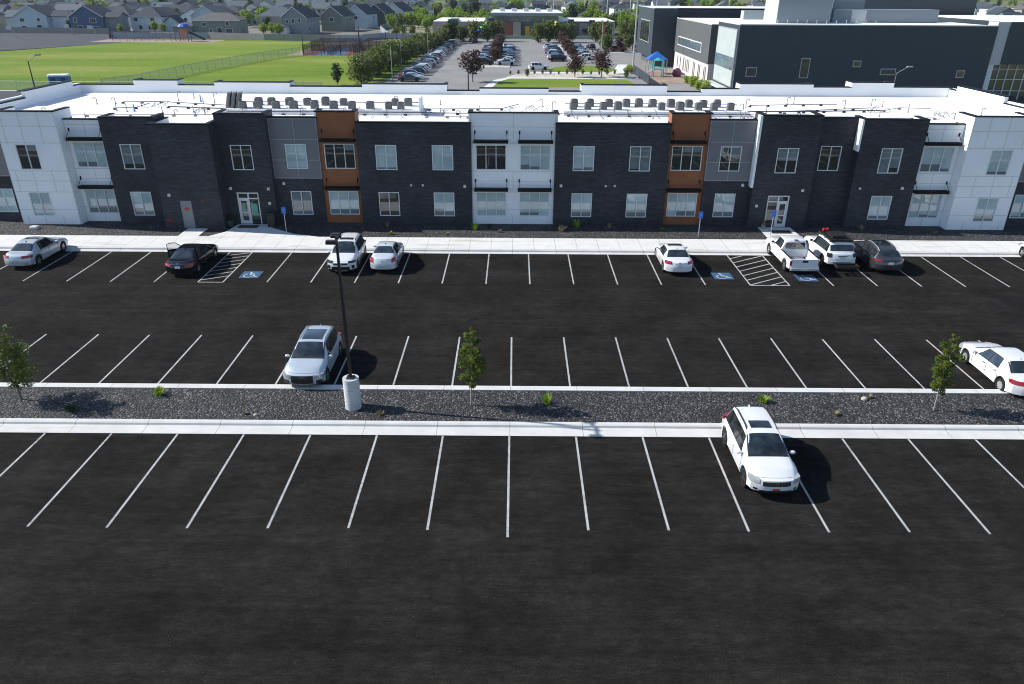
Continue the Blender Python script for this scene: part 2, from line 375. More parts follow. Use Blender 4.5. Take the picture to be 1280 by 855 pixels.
sheet('parking_lot', -75, 75, -25, 48.75, .0, M['asphalt'])
sheet('rear_drive', -120, 90, 74.8, 134, .0, M['play_asphalt'])
lines = MB(); W9 = 2.743; LW = .042
def gline(x0, y0, x1, y1, wd=LW, z=.006, mb=None):
    mb = mb or lines
    d = Vector((x1-x0, y1-y0, 0)).normalized(); p = Vector((-d.y, d.x, 0))*wd
    a, c = Vector((x0, y0, z)), Vector((x1, y1, z))
    mb.quad(a-p, c-p, c+p, a+p)
for k in range(-15, 16):
    jit = rnd.uniform(-.04, .04)
    gline(k*W9+jit*.3, 25.66, k*W9+jit*.5, 19.85-(.35 if k == 0 else 0)+jit)
    gline(k*W9+.04, 29.68, k*W9+.04+jit*.5, 35.23+jit)
x = -18.07
for k in range(13):
    gline(1.126-7*W9 + k*W9, 48.66, 1.126-7*W9+k*W9, 42.97) if k < 13 and 1.126-7*W9+k*W9 < 13.5 else None
for k in range(9): gline(-19.63-k*W9, 48.66, -19.63-k*W9, 42.93)
gline(-19.63, 42.93, -18.07, 42.93)
for k in range(7):
    y = 43.3+k*.78
    gline(-19.6, y, -18.1, min(y+.75, 48.6), .045, .0075)
gline(14.9, 48.66, 14.9, 42.97); gline(17.35, 48.66, 17.35, 42.97); gline(14.9, 42.97, 17.35, 42.97)
for k in range(8):
    y = 42.2+k*.82; a = max(0, (42.97-y)/1.5)
    x0 = 14.9 + a*2.45; gline(x0, max(y, 42.97), 17.35 if y+1.5 < 48.6 else 14.9+(48.6-y)/1.5*2.45, min(y+1.5, 48.6), .045, .0075)
for k in range(1, 9): gline(17.35+k*W9, 48.66, 17.35+k*W9, 42.97)
lines.build('parking_lines', M['paint'], kind='structure')

def wheelchair(mb, T, s, z=0):
    # strokes of the access symbol in a unit square, laid in the plane given by T
    def st(pts, wd):
        for (a, c) in zip(pts, pts[1:]):
            A, C = Vector((*a, z)), Vector((*c, z)); d = (C-A).normalized(); p = Vector((-d.y, d.x, 0))*wd
            e = d*wd*.6
            mb.add([T @ (q*s) for q in (A-p-e, C-p+e, C+p+e, A+p-e)], [(0, 1, 2, 3)])
    arc = [(-.08+.27*math.cos(t), -.15+.27*math.sin(t)) for t in [R(a) for a in range(120, 361, 24)]]
    st(arc, .035)
    st([(-.06, .27), (-.02, -.03), (.2, -.03), (.3, -.3), (.4, -.27)], .04)
    st([(-.04, .12), (.16, .12)], .03)
    mb.add([T @ (Vector((-.08+.07*math.cos(t), .36+.07*math.sin(t), z))*s) for t in [2*PI*i/10 for i in range(10)]], [tuple(range(10))])
for (x, y) in ((-16.75, 44.3), (13.56, 44.6), (18.85, 44.35)):
    sheet('access_marking', x-.62, x+.62, y-.6, y+.6, .006, M['bluepaint'])
    mb = MB(); wheelchair(mb, Matrix.Translation((x, y, .011)), 1.15)
    mb.build('access_symbol', M['whitepaint'], kind='structure')

# landscaped island
XE = 75
MB().box(-XE, XE, 26.57, 29.28, -.05, .11).build('gravel_island', M['gravel'], kind='structure')
MB().box(-XE, XE, 29.28, 29.66, -.05, .15).build('kerb_back', M['kerb'], kind='structure')
k = MB()
prof = [(26.57, -.02), (26.57, .15), (26.40, .15), (26.33, .115), (26.30, .03), (25.69, .012), (25.69, -.02)]
v = [(x, y, z) for x in (-XE, XE) for y, z in prof]; n = len(prof)
k.add(v, [(i, i+1, n+i+1, n+i) for i in range(n-1)]); k.build('kerb_front', M['kerb'], kind='structure')
# building side: gutter, kerb, pavement, planting bed
prof = [(49.3, .13), (49.12, .15), (49.07, .125), (49.04, .03), (48.68, .012), (48.68, -.02)]
k = MB(); n = len(prof); v = [(x, y, z) for x in (-XE, XE) for y, z in reversed(prof)]
k.add(v, [(i+1, i, n+i, n+i+1) for i in range(n-1)]); k.build('kerb_walk', M['kerb'], kind='structure')
MB().box(-XE, XE, 49.3, 51.84, -.05, .146).build('sidewalk', M['walk'], kind='structure')
MB().box(-XE, XE, 51.84, 56.4, -.05, .11).build('planting_bed', M['gravel'], kind='structure')
def slab(name, pts):
    b = MB(); b.prism(pts, .0, .150); return b.build(name, M['walkplain'] if 0 else M['walk'], kind='structure')
slab('entry_walk', [(-24.55, 51.83), (-23.05, 51.83), (-23.05, 53.72), (-24.55, 53.72)])
slab('entry_walk', [(-22.3, 51.83), (-14.2, 51.83), (-16.2, 52.5), (-18.3, 54.0), (-18.3, 54.92), (-21.15, 54.92), (-21.4, 53.0)])
slab('entry_walk', [(18.85, 51.83), (21.35, 51.83), (21.35, 54.9), (18.85, 54.9)])
for (x0, x1, y0, y1) in ((-20.9, -19.4, 53.9, 54.6), (19.5, 21.0, 53.3, 54.1)):
    tag(MB().box(x0, x1, y0, y1, .152, .165).build('door_mat', M['black']), 'black door mat at the foot of the %s entry doors' % ('left' if x0 < 0 else 'right'), 'door mat')

# behind: field, courts, school parking
poly('playground_asphalt', [(-330, 215), (-143, 214), (-127, 249), (-120, 300), (-330, 306)], .004, M['play_asphalt'])
poly('sports_field', [(-330, 134.4), (-27, 134.4), (-25, 210), (-57, 208), (-62, 262), (-85, 268), (-120, 260), (-127, 249), (-143, 219), (-330, 205)], .004, M['grass'])
sheet('concrete_strip', -120, -30, 133.4, 134.4, .02, M['walkplain'])
sheet('bare_ground', -61, -24, 208, 290, .006, M['dirt'])
sheet('school_parking', -25, 60, 130, 276, .010, M['old_asphalt'])
sheet('cross_street', -340, 300, 276, 286, .014, M['old_asphalt']) if 0 else sheet('cross_street', -30, 90, 269, 281, .014, M['old_asphalt'])
sheet('street_verge', -30, 90, 281, 284, .018, M['grass'])
sheet('school_forecourt', -30, 90, 284, 290, .022, M['walk'])
# lawn and beds in front of the parking
poly('front_lawn', [(-5.2, 143), (24, 143), (22, 156.4), (-1.2, 156.4), (-3.2, 153)], .02, M['grass'])
poly('lawn_walk', [(-6.6, 136), (-5, 136), (-3.0, 152), (-1.0, 157), (25, 157), (25, 159), (-1.5, 159), (-4.2, 154)], .026, M['walk'])
poly('rock_bed', [(-2, 159), (24, 159), (22, 168), (4, 168), (0, 165)], .024, M['rock'])
poly('front_lawn', [(6, 171), (12, 169.5), (20, 170), (23, 175), (20, 184), (14, 186), (9, 180)], .03, M['grass'])
poly('lawn_walk', [(2, 168), (25, 168), (27, 188), (24.6, 188), (21, 169.5), (4, 169.6)], .028, M['walk'])
for (x0, x1, y0, y1) in ((-8.2, -1.2, 178, 183), (13.2, 15.2, 192, 250), (-5.2, -4.2, 183, 246), (24, 40, 222, 224.5)):
    MB().box(x0, x1, y0, y1, .0, .12).build('parking_island', M['walkplain'], kind='structure')
sheet('play_surface', 26, 34.5, 150, 178, .03, M['dirt'])
ln2 = MB()
for (xx, w_) in ((-23.2, 5), (-7.2, 5), (-4., 5), (8.2, 5), (15.4, 5)):
    y0 = 147 if xx < -20 else 184
    for k in range(int((254-y0)/2.75)): ln2.box(xx, xx+w_, y0+k*2.75, y0+k*2.75+.12, .012, .015)
ln2.build('stall_lines', M['paint'], kind='structure')

# ------------------------------------------------------------------ office building
B = empty('office_building', (0, 55, 0), 0, 'two-storey office building of dark brick, white and rust panels with a white flat roof', 'building')
def BP(mb, name, mats, parent=None, **kw):
    # build in world coordinates and parent keeping the place
    o = mb.build(name, mats, **kw)
    p = parent or B
    o.parent = p; o.matrix_parent_inverse = Matrix.Translation(p.matrix_world.translation).inverted() if p is not B else Matrix.Translation((0, -55, 0))
    return o
def bpart(mb, name, mats, parent, **kw):
    o = mb.build(name, mats, **kw); o.parent = parent
    return o
BO = Vector((0, 55, 0))
def rel(mb):          # world -> building-local coordinates
    mb.v = [(x, y-55, z) for x, y, z in mb.v]; return mb
UP, LO = (4.3, 6.14), (.76, 2.6)
rw = random.Random(3)
def window(xc, wd, z0, z1, Y, n, glass, label=None, rec=.07, bars=False):
    x0, x1 = xc-wd/2, xc+wd/2; fr = .052
    f = MB(); yf, yb = Y-.03, Y+rec+.02
    f.box(x0, x1, yf, yb, z0, z0+fr); f.box(x0, x1, yf, yb, z1-fr, z1)
    f.box(x0, x0+fr, yf, yb, z0+fr, z1-fr); f.box(x1-fr, x1, yf, yb, z0+fr, z1-fr)
    for i in range(1, n):
        xm = x0+(x1-x0)*i/n; f.box(xm-fr/2, xm+fr/2, yf, yb, z0+fr, z1-fr)
    if bars:
        for i in range(n):
            xa, xb = x0+(x1-x0)*i/n+fr/2, x0+(x1-x0)*(i+1)/n-fr/2
            zt = z0+(z1-z0)*.38; f.box(xa, xb, Y+.03, yb-.02, zt-.014, zt+.014)
    fo = bpart(rel(f), 'window', M['frame'], B, label=label)
    for i in range(n):
        g = MB(); xa, xb = x0+(x1-x0)*i/n+(fr if i == 0 else fr/2), x0+(x1-x0)*(i+1)/n-(fr if i == n-1 else fr/2)
        zb = z0+fr+(z1-z0-2*fr)*(rw.choice([0, 0, .12, .2, .3, .07]) if glass != 'glassB' else rw.choice([0, .5, 0, .75]))
        if i and rw.random() < .6: zb = zprev
        zprev = zb
        top_m, low_m = (glass, 'glassB' if glass == 'glassC' else 'glassC') if glass != 'glassB' else ('glassC' if zb > z0+fr else 'glassB', 'glassB')
        g.box(xa, xb, Y+rec-.02, Y+rec+.012, zb, z1-fr)
        if zb > z0+fr: g.cur = 1; g.box(xa, xb, Y+rec-.02, Y+rec+.012, z0+fr, zb)
        bpart(rel(g), 'pane', [M[top_m], M[low_m]], fo)
    return fo
def wall(x0, x1, Y, ztop, mat_, openings, name='wall', joints=None, jm=None, z0=0., label=None, Yb=56.9, back=True):
    b = MB(); xs = sorted({x0, x1, *[o[0] for o in openings], *[o[1] for o in openings]})
    zs = sorted({z0, ztop, *[o[2] for o in openings], *[o[3] for o in openings]})
    for i in range(len(xs)-1):
        for j in range(len(zs)-1):
            cx, cz = (xs[i]+xs[i+1])/2, (zs[j]+zs[j+1])/2
            if any(o[0] < cx < o[1] and o[2] < cz < o[3] for o in openings): continue
            b.quad((xs[i], Y, zs[j]), (xs[i+1], Y, zs[j]), (xs[i+1], Y, zs[j+1]), (xs[i], Y, zs[j+1]))
    for (a, c, d, e) in openings:
        r = Y+.2
        b.quad((a, Y, d), (a, r, d), (a, r, e), (a, Y, e)); b.quad((c, r, d), (c, Y, d), (c, Y, e), (c, r, e))
        b.quad((a, Y, e), (a, r, e), (c, r, e), (c, Y, e)); b.quad((a, r, d), (a, Y, d), (c, Y, d), (c, r, d))
    b.quad((x0, Yb, z0), (x0, Y, z0), (x0, Y, ztop), (x0, Yb, ztop)); b.quad((x1, Y, z0), (x1, Yb, z0), (x1, Yb, ztop), (x1, Y, ztop))
    if joints:
        b.cur = 1
        for (kind, p, a, c) in joints:
            if kind == 'h': b.box(a, c, Y-.008, Y+.002, p-.02, p+.02)
            else: b.box(p-.02, p+.02, Y-.0095, Y+.0015, a, c)
    o = bpart(rel(b), name, [mat_, jm] if joints else mat_, B, label=label)
    return o
def parapet(x0, x1, Y, ztop, Yb=56.9, cap='coping', left=True, right=True):
    b = MB()      # white inner face of the parapet
    b.box(x0+.02, x1-.02, Y+.02, Y+.32, 7.3, ztop-.002)
    if left: b.box(x0+.03, x0+.3, Y+.321, Yb, 7.3, ztop-.003)
    if right: b.box(x1-.3, x1-.03, Y+.321, Yb, 7.3, ztop-.003)
    bpart(rel(b), 'parapet', M['roofm'], B)
    c = MB(); c.box(x0-.03, x1+.03, Y-.05, Y+.36, ztop, ztop+.07)
    if left: c.box(x0-.03, x0+.33, Y+.361, Yb, ztop, ztop+.07)
    if right: c.box(x1-.33, x1+.03, Y+.361, Yb, ztop, ztop+.07)
    bpart(rel(c), 'coping', M[cap], B)
def canopy(xc, wd, z, Y):
    b = MB(); b.box(xc-wd/2, xc+wd/2, Y-.5, Y-.002, z, z+.2)
    c = bpart(rel(b), 'canopy', M['coping'], B)
    for s in (-1, 1):
        r = MB()
        r.tube([(xc+s*(wd/2-.1), Y-.55, z+.2), (xc+s*(wd/2-.1), Y-.02, z+.72)], .02, 5)
        r.box(xc+s*(wd/2-.1)-.05, xc+s*(wd/2-.1)+.05, Y-.035, Y-.003, z+.6, z+.85)
        bpart(rel(r), 'tie_rod', M['coping'], c)
G = lambda a: {'A': 'glassA', 'B': 'glassB', 'C': 'glassC'}[a]
DB = .18   # opening margin: none, windows fill the opening
def op(xc, wd, zz): return (xc-wd/2, xc+wd/2, zz[0], zz[1])
def white_joints(x0, x1, top, cols):
    h = [('h', z, x0, x1) for z in (1.25, 2.62, 3.45, 4.2, 6.25, 7.45)]
    v = []
    for c in cols: v += [('v', c, 0, LO[0]-.02), ('v', c, LO[1]+.03, UP[0]-.02), ('v', c, UP[1]+.03, top)]
    v += [('v', x0+.03, 0, top), ('v', x1-.03, 0, top)]
    return h+v
W2, W3 = 1.56, 2.26
def std(xc, n, Y, gu, gl, canop=False):
    wd = W2 if n == 2 else W3
    window(xc, wd, *UP, Y, n, G(gu)); window(xc, wd, *LO, Y, n, G(gl))
    if canop: canopy(xc, wd+.3, UP[1]+.2, Y); canopy(xc, wd+.3, LO[1]+.16, Y)
def ops(xc, n): wd = W2 if n == 2 else W3; return [op(xc, wd, UP), op(xc, wd, LO)]

# mirrored plan; s = -1 left wing, +1 right wing
def sec(s, a, b_): return (a, b_) if s > 0 else (-b_, -a)
for s in (-1, 1):
    side = 'left' if s < 0 else 'right'
    # end bay: grey panel over dark brick
    x0, x1 = sec(s, 37.6, 42.0)
    wall(x0, x1, 55.7, 3.55, M['brick'], [op(s*39.2, W2, LO)]); window(s*39.2, W2, *LO, 55.7, 2, 'glassA')
    wall(x0, x1, 55.68, 8.0, M['grey'], [], 'panel_wall', [('h', 3.62, x0, x1), ('h', 6.5, x0, x1)], M['greyjoint'], z0=3.55)
    parapet(x0, x1, 55.68, 8.0, 57, left=s < 0, right=s > 0)
    # white projecting bay
    x0, x1 = sec(s, 33.15, 37.6); Y = 54.7
    wall(x0, x1, Y, 8.45, M['white'], ops(s*35.8, 2), joints=white_joints(x0, x1, 8.45, (s*35.8, s*34.4, s*37.1)), jm=M['joint'])
    std(s*35.8, 2, Y, 'B' if s < 0 else 'A', 'A'); parapet(x0, x1, Y, 8.45)
    # white recessed bay with canopies
    x0, x1 = sec(s, 30.2, 33.15); Y = 55.6
    wall(x0, x1, Y, 7.78, M['white'], ops(s*31.68, 3), joints=white_joints(x0, x1, 7.78, (s*31.68,)), jm=M['joint'])
    std(s*31.68, 3, Y, 'A', 'A', True); parapet(x0, x1, Y, 7.78, left=False, right=False)
    # centre half symmetric bays
    x0, x1 = sec(s, 3.12, 11.6); Y = 55.3
    wall(x0, x1, Y, 7.72, M['brick'], ops(s*5.25, 2)+ops(s*9.45, 2))
    std(s*5.25, 2, Y, 'A', 'A' if s > 0 else 'A'); std(s*9.45, 2, Y, 'C' if s > 0 else 'A', 'A' if s > 0 else 'B')
    parapet(x0, x1, Y, 7.72, left=False, right=False)
    x0, x1 = sec(s, 11.6, 14.45); Y = 55.62
    wall(x0, x1, Y, 8.42, M['orange'], ops(s*12.98, 3)); std(s*12.98, 3, Y, 'B', 'A', True)
    parapet(x0-(.12 if s < 0 else 0), x1+(.12 if s > 0 else .0), Y, 8.42)
    x0, x1 = sec(s, 14.45, 18.05); Y = 55.5
    wall(x0, x1, Y, 3.55, M['brick'], [op(s*16.2, W2, LO)]); window(s*16.2, W2, *LO, Y, 2, G('A') if s > 0 else G('C'))
    jj = [('h', z, x0, x1) for z in (3.6, 4.95, 6.45, 7.95)] + [('v', s*16.2, 3.6, 4.28), ('v', s*16.2, 6.16, 8.0), ('v', x0+.03, 3.6, 8.0), ('v', x1-.03, 3.6, 8.0)]
    wall(x0, x1, Y-.02, 8.02, M['grey'], [op(s*16.2, W2, UP)], 'panel_wall', jj, M['greyjoint'], z0=3.55)
    window(s*16.2, W2, *UP, Y-.02, 2, G('A') if s < 0 else G('B')); parapet(x0, x1, Y-.02, 8.02, left=False, right=False)
# centre white bay
Y = 55.5
wall(-3.12, 3.12, Y, 8.42, M['white'], ops(-1.65, 3)+ops(1.65, 3), joints=white_joints(-3.12, 3.12, 8.42, (0,)), jm=M['joint'])
std(-1.65, 3, Y, 'B', 'A', True); std(1.65, 3, Y, 'A', 'A', True); parapet(-3.3, 3.3, Y, 8.42)
# left dark bays
wall(-30.2, -26.2, 55.0, 8.02, M['brick'], ops(-28.25, 2)); std(-28.25, 2, 55.0, 'C', 'A'); parapet(-30.2, -26.2, 55.0, 8.02)
wall(-26.2, -21.75, 53.75, 7.76, M['brick'], [(-24.87, -23.97, .15, 2.25)]); parapet(-26.2, -21.75, 53.75, 7.76)
wall(-21.75, -18.05, 54.95, 8.33, M['brick'], [op(-20.1, W2, UP), (-20.95, -19.3, .15, 2.6)]); window(-20.1, W2, *UP, 54.95, 2, 'glassB'); parapet(-21.75, -18.05, 54.95, 8.33)
# right dark bays
wall(18.05, 22.4, 54.95, 8.42, M['brick'], [op(20.25, W2, UP), (19.3, 20.95, .15, 2.6)]); window(20.25, W2, *UP, 54.95, 2, 'glassB'); parapet(18.05, 22.4, 54.95, 8.42)
bpart(rel(MB().box(17.86, 18.045, 54.93, 55.6, 3.2, 8.42)), 'pale_side_strip', M['white'], B)  # white strip over the left side face of the entry bay
wall(22.4, 25.5, 55.85, 8.15, M['brick'], [op(23.75, W2, UP)]); window(23.75, W2, *UP, 55.85, 2, 'glassB'); parapet(22.4, 25.5, 55.85, 8.15, left=False, right=False)
bpart(rel(MB().box(25.35, 25.495, 55.08, 55.8, 5.9, 8.15)), 'pale_side_strip', M['white'], B)  # sunlight on the bay's upper left side, put in as a white strip
wall(25.5, 30.2, 55.1, 8.15, M['brick'], ops(27.95, 2)); std(27.95, 2, 55.1, 'C', 'A'); parapet(25.5, 30.2, 55.1, 8.15)
# side, back walls, roof
b = MB(); b.box(-42.0, -41.7, 56.4, 74.3, 0, 8.2); b.box(41.7, 42.0, 56.4, 74.3, 0, 8.2)
b.box(-41.7, 41.7, 74.0, 74.3, 0, 7.7); b.box(-41.7, 41.7, 57.0, 57.2, 0, 7.0)
bpart(rel(b), 'wall', M['white'], B)
bpart(rel(MB().box(-41.7, 41.7, 56.06, 74.0, 7.0, 7.4)), 'roof', M['roofm'], B)
backs = [(-41.7, -36.3, 8.1), (-36.3, -32.1, 8.52), (-32.1, -28.6, 8.1), (-28.6, -21.4, 8.38), (-21.4, -14.5, 8.03), (-14.5, -6.4, 8.28), (-6.4, -3.3, 7.72), (-3.3, 3.3, 7.95), (3.3, 6.4, 7.7), (6.4, 14.6, 8.3), (14.6, 17.9, 7.72), (17.9, 21.5, 8.02), (21.5, 28.5, 8.48), (28.5, 32.1, 8.22), (32.1, 36.1, 8.66), (36.1, 41.7, 8.25)]
for (a, c, z) in backs:
    b = MB(); b.box(a, c, 73.7, 73.999, 7.4, z); 
    if z > 8.25:
        b.box(a, a+.3, 74.0, 75.2, 7.2, z-.001); b.box(c-.3, c, 74.0, 75.2, 7.2, z-.001)
    bpart(rel(b), 'parapet', M['roofm'], B)
    c_ = MB(); c_.box(a-.02, c+.02, 73.68, 74.36, z, z+.07)
    if z > 8.25: c_.box(a-.02, a+.3, 74.361, 75.2, z, z+.07); c_.box(c-.3, c+.02, 74.361, 75.2, z, z+.07)
    bpart(rel(c_), 'coping', M['coping'], B)
for s in (-1, 1):
    for (ya, yb, z) in ((57.0, 60.5, 8.45), (60.5, 65, 8.0), (65, 72.4, 8.55), (72.4, 74, 8.12)):
        x0, x1 = sec(s, 41.4, 41.699)
        bpart(rel(MB().box(x0, x1, ya, yb, 7.4, z)), 'parapet', M['roofm'], B)
        x0, x1 = sec(s, 41.38, 42.05)
        bpart(rel(MB().box(x0, x1, ya, yb, z, z+.07)), 'coping', M['coping'], B)
# equipment platforms
for (a, c) in ((-23.3, -7.6), (4.0, 18.9)):
    b = MB(); b.box(a, c, 61.0, 61.25, 7.4, 7.78); b.box(a, c, 61.25, 64.9, 7.4, 7.72)
    bpart(rel(b), 'equipment_platform', M['roofm'], B)
# doors
def entry(xl, Y, stick):
    f = MB(); x0, x1 = xl, xl+1.65; fr = .09
    f.box(x0, x1, Y, Y+.1, 2.5, 2.6); f.box(x0, x1, Y, Y+.1, 2.08, 2.17)
    for xx in (x0, x0+.79, x1-fr): f.box(xx, xx+fr, Y+.001, Y+.099, .15, 2.5)
    d = bpart(rel(f), 'entry_door', M['frame'], B)
    g = MB(); g.box(x0+fr, x1-fr, Y+.08, Y+.11, .16, 2.49); bpart(rel(g), 'pane', M['glassB'], d)
    lf = MB(); k = .11
    for (a, c) in ((x0+fr+.01, x0+.78),) if stick else ((x0+.89, x1-fr-.01),):
        lf.box(a, a+k, Y+.02, Y+.075, .16, 2.07); lf.box(c-k, c, Y+.02, Y+.075, .16, 2.07); lf.box(a+k, c-k, Y+.02, Y+.075, 1.95, 2.07); lf.box(a+k, c-k, Y+.02, Y+.075, .16, .4); lf.box(a+k, c-k, Y+.02, Y+.075, 1., 1.1)
    l = bpart(rel(lf), 'door_leaf', M['frame'], d)
    h = MB(); hx = (x0+.7) if stick else (x0+.95); h.tube([(hx, Y-.03, .8), (hx, Y-.03, 1.5)], .02); bpart(rel(h), 'handle', M['frame'], d)
entry(-20.95, 55.0, True); entry(19.3, 55.0, False)
dm = bpart(rel(MB().box(-24.86, -23.98, 53.82, 53.9, .15, 2.24)), 'side_door', M['doorgrey'], B)
bpart(rel(MB().tube([(-24.1, 53.78, 1.0), (-24.1, 53.78, 1.2)], .025)), 'handle', M['steel'], dm)
d = MB(); c = (-24.42, 1.62); pts = [(c[0]+.17*math.cos(t), 53.795, c[1]+.12*math.sin(t)) for t in [2*PI*i/12 for i in range(12)]]
d.add(pts+[(x, 53.815, z) for x, y, z in pts], [tuple(range(12))]+[(i, i+12, (i+1) % 12+12, (i+1) % 12) for i in range(12)])
sg = bpart(rel(d), 'notice', M['red'], dm); 
# green notices at the left entrance
bpart(rel(MB().box(-20.0+.12, -19.5, 54.955, 54.975, .9, 1.75)), 'notice', mat('teal_notice', (.10, .38, .30), .5), B)
bpart(rel(MB().box(-20.62, -20.4, 55.0, 55.015, 1.25, 1.6)), 'notice', mat('green_notice', (.10, .4, .22), .5), B)
# wall lamps, alarms
def wlamp(x, z, Y, sz=.2):
    b = MB(); b.rbox(x-sz/2, x+sz/2, Y-.14, Y-.001, z-sz/2, z+sz/2, .03); bpart(rel(b), 'wall_lamp', M['lampw'], B)
for (x, z, Y) in ((-25.48, 2.7, 53.75), (-21.3, 2.93, 54.95), (-18.45, 2.91, 54.95), (-17.4, 3.2, 55.5), (-3.65, 3.11, 55.3), (3.63, 3.19, 55.3), (17.4, 3.27, 55.5), (18.5, 1.83, 54.95), (21.79, 3.03, 54.95), (29.3, 3.21, 55.1), (-18.5, 1.8, 54.95)): wlamp(x, z, Y)
for (x, z, Y) in ((-7.71, 3.17, 55.3), (-6.82, 3.17, 55.3), (7.01, 3.19, 55.3), (7.7, 3.2, 55.3), (26.13, 3.17, 55.1)): wlamp(x, z, Y, .15)
for (x, z) in ((-23.1, 2.3),): bpart(rel(MB().rbox(x-.06, x+.06, 53.68, 53.749, z-.06, z+.06, .02)), 'fire_alarm', M['red'], B)
b = MB(); b.tube([(-25.7, 53.7, .75), (-25.7, 53.6, .75)], .05, 8); b.tube([(-25.9, 53.7, .75), (-25.9, 53.6, .75)], .05, 8); b.box(-25.97, -25.63, 53.71, 53.749, .68, .82)
bpart(rel(b), 'hose_connection', M['red'], B)
# roof pipework: vents and gas line
rp = random.Random(11)
def vent(x, y, h, arm=0, m='pvc', r=.035):
    b = MB(); b.lathe([(r*3, 0), (r*1.6, .08), (r, .1), (r, h)], 7, (x, y-55, 7.4))
    if arm: b.tube([(x, y-55, 7.4+h-.03), (x+arm*.22, y-55, 7.4+h), (x+arm*.3, y-55, 7.4+h-.14)], r, 6)
    b.build('vent_pipe', M[m], B)
for (x, y, h, a) in [(-36, 66, .55, -1), (-34.6, 66.4, .5, -1), (-37.5, 60.5, .5, 1), (-35.4, 60, .6, 0), (-32.6, 62.5, .6, 0), (-31.5, 62, .6, 0), (-30, 68.5, .8, 1), (-29.2, 70, .5, 0), (-27, 66.5, .5, 0), (-26.2, 67, .9, 1), (-28.4, 61.5, .5, 0), (-27, 60.5, .4, 1), (-26, 61.8, .5, 0), (-24.6, 60.6, .5, -1), (-10.5, 67.6, .6, 1), (-16, 67, .4, 0), (-19.5, 66.5, .5, -1), (-5.8, 60.5, .5, 1), (-4.2, 59.8, .55, -1), (-2.8, 63, .5, 0), (-.3, 62, .5, 1), (-6.4, 66.8, .4, 0), (2.5, 66, .6, -1), (3.2, 63.3, .8, 1), (5, 59.8, .4, 0), (11, 60, .4, 0), (15, 66.8, .4, 0), (20, 66, .7, 1), (21, 63.5, .6, 0), (24.3, 68.3, .6, 1), (25, 68.6, .6, 0), (28.5, 66, .7, -1), (29.5, 61.5, .5, 1), (31.5, 67.6, .6, 1), (32.2, 67, .5, 0), (33, 64, .7, 0), (35, 60.5, .5, -1), (36, 61, .5, 0), (38.2, 62.4, .6, 1), (27, 60, .4, 0), (22.5, 60.5, .4, 1), (-33, 58.4, .4, 0), (18.2, 60, .6, 0), (18.8, 62.6, .8, -1)]:
    vent(x, y, h, a)
for (x, y, h) in ((-31.0, 62.2, .55), (-27.8, 68, .6), (-25.3, 60.4, .35)): vent(x, y, h, 0, 'bluepipe', .05)
def pipeline(pts, r=.035, m='pipeblack', legs=True, z=7.55):
    b = MB(); b.tube([(x, y-55, z+dz) for x, y, dz in pts], r, 6)
    if legs:
        for (x0, y0, _), (x1, y1, _) in zip(pts, pts[1:]):
            n = max(1, int(math.hypot(x1-x0, y1-y0)/1.6))
            for i in range(n):
                t = i/n; x, y = x0+(x1-x0)*t, y0+(y1-y0)*t; b.box(x-.12, x+.12, y-55-.05, y-55+.05, 7.4, z-r)
    b.build('gas_line', M[m], B)
pipeline([(-29, 64, 0), (-23.5, 62.9, 0)], .05); pipeline([(-35, 59.2, 0), (-23.4, 59.9, 0)], .03, 'pvc')
pipeline([(-23.3, 60.75, .12), (-7, 60.8, .1), (-4.5, 61.2, 0), (3.6, 61.4, 0), (4.4, 60.7, .05), (18.9, 60.8, .1)], .035)
pipeline([(-23, 64.5, .35), (-7.8, 64.5, .35)], .03, legs=False); pipeline([(4.3, 64.6, .35), (18.8, 64.6, .35)], .03, legs=False)
pipeline([(18.9, 62.2, .1), (24, 63.2, 0), (31, 64, 0)], .045); pipeline([(22, 63, 0), (30.5, 65.4, 0)], .03); pipeline([(19, 59.9, 0), (24, 59.6, 0), (33.3, 60.2, 0), (33.6, 61, .2)], .03, 'pvc')
for i in range(26):       # whips from the units down to the line
    x = (-22.8+i*1.15) if i < 13 else (4.6+(i-13)*1.12)
    b = MB(); b.tube([(x, 6.9, 7.86), (x, 5.9, 7.9), (x+.1, 5.6, 7.5), (x+.2, rp.uniform(4.2, 5.), 7.45)], .022, 5); b.build('conduit', M['pipeblack' if i % 2 else 'pvc'], B)
for (cx_, cy_) in ((-30.6, 64.5), (-24.8, 61.8), (-6.2, 61.6), (1.6, 63.6), (30.5, 64), (34, 61.8), (18.6, 59.4)):
    for i in range(5):
        x, y = cx_+rp.uniform(-.9, .9), cy_+rp.uniform(-.6, .6)
        b = MB(); b.tube([(x, y-55, 7.4), (x, y-55, 7.75), (x+rp.uniform(-.5, .5), y-55+rp.uniform(-.3, .3), 7.8), (x+rp.uniform(-.7, .7), y-55, 7.42)], .022, 5); b.build('conduit', M['pvc'], B)
bpart(rel(MB().box(-7.55, -7.42, 60.95, 62.6, 7.4, 8.75)), 'screen_panel', M['roofm'], B)

pipeline([(-34, 66.5, 0), (-30.8, 66.8, 0), (-24, 64.8, 0)], .035); pipeline([(-33, 63, 0), (-31.4, 63.4, 0), (-31, 65, .1)], .03); pipeline([(-7, 63.4, 0), (-1, 63.8, 0), (.4, 66.4, 0)], .03); pipeline([(-6.8, 59.6, 0), (2.9, 59.4, 0)], .025, 'pvc'); pipeline([(20.5, 66.5, 0), (27, 67.4, 0), (28, 66.5, .1)], .03); pipeline([(31, 64, 0), (33, 65.6, 0), (35.5, 65.2, 0)], .03, 'pvc')
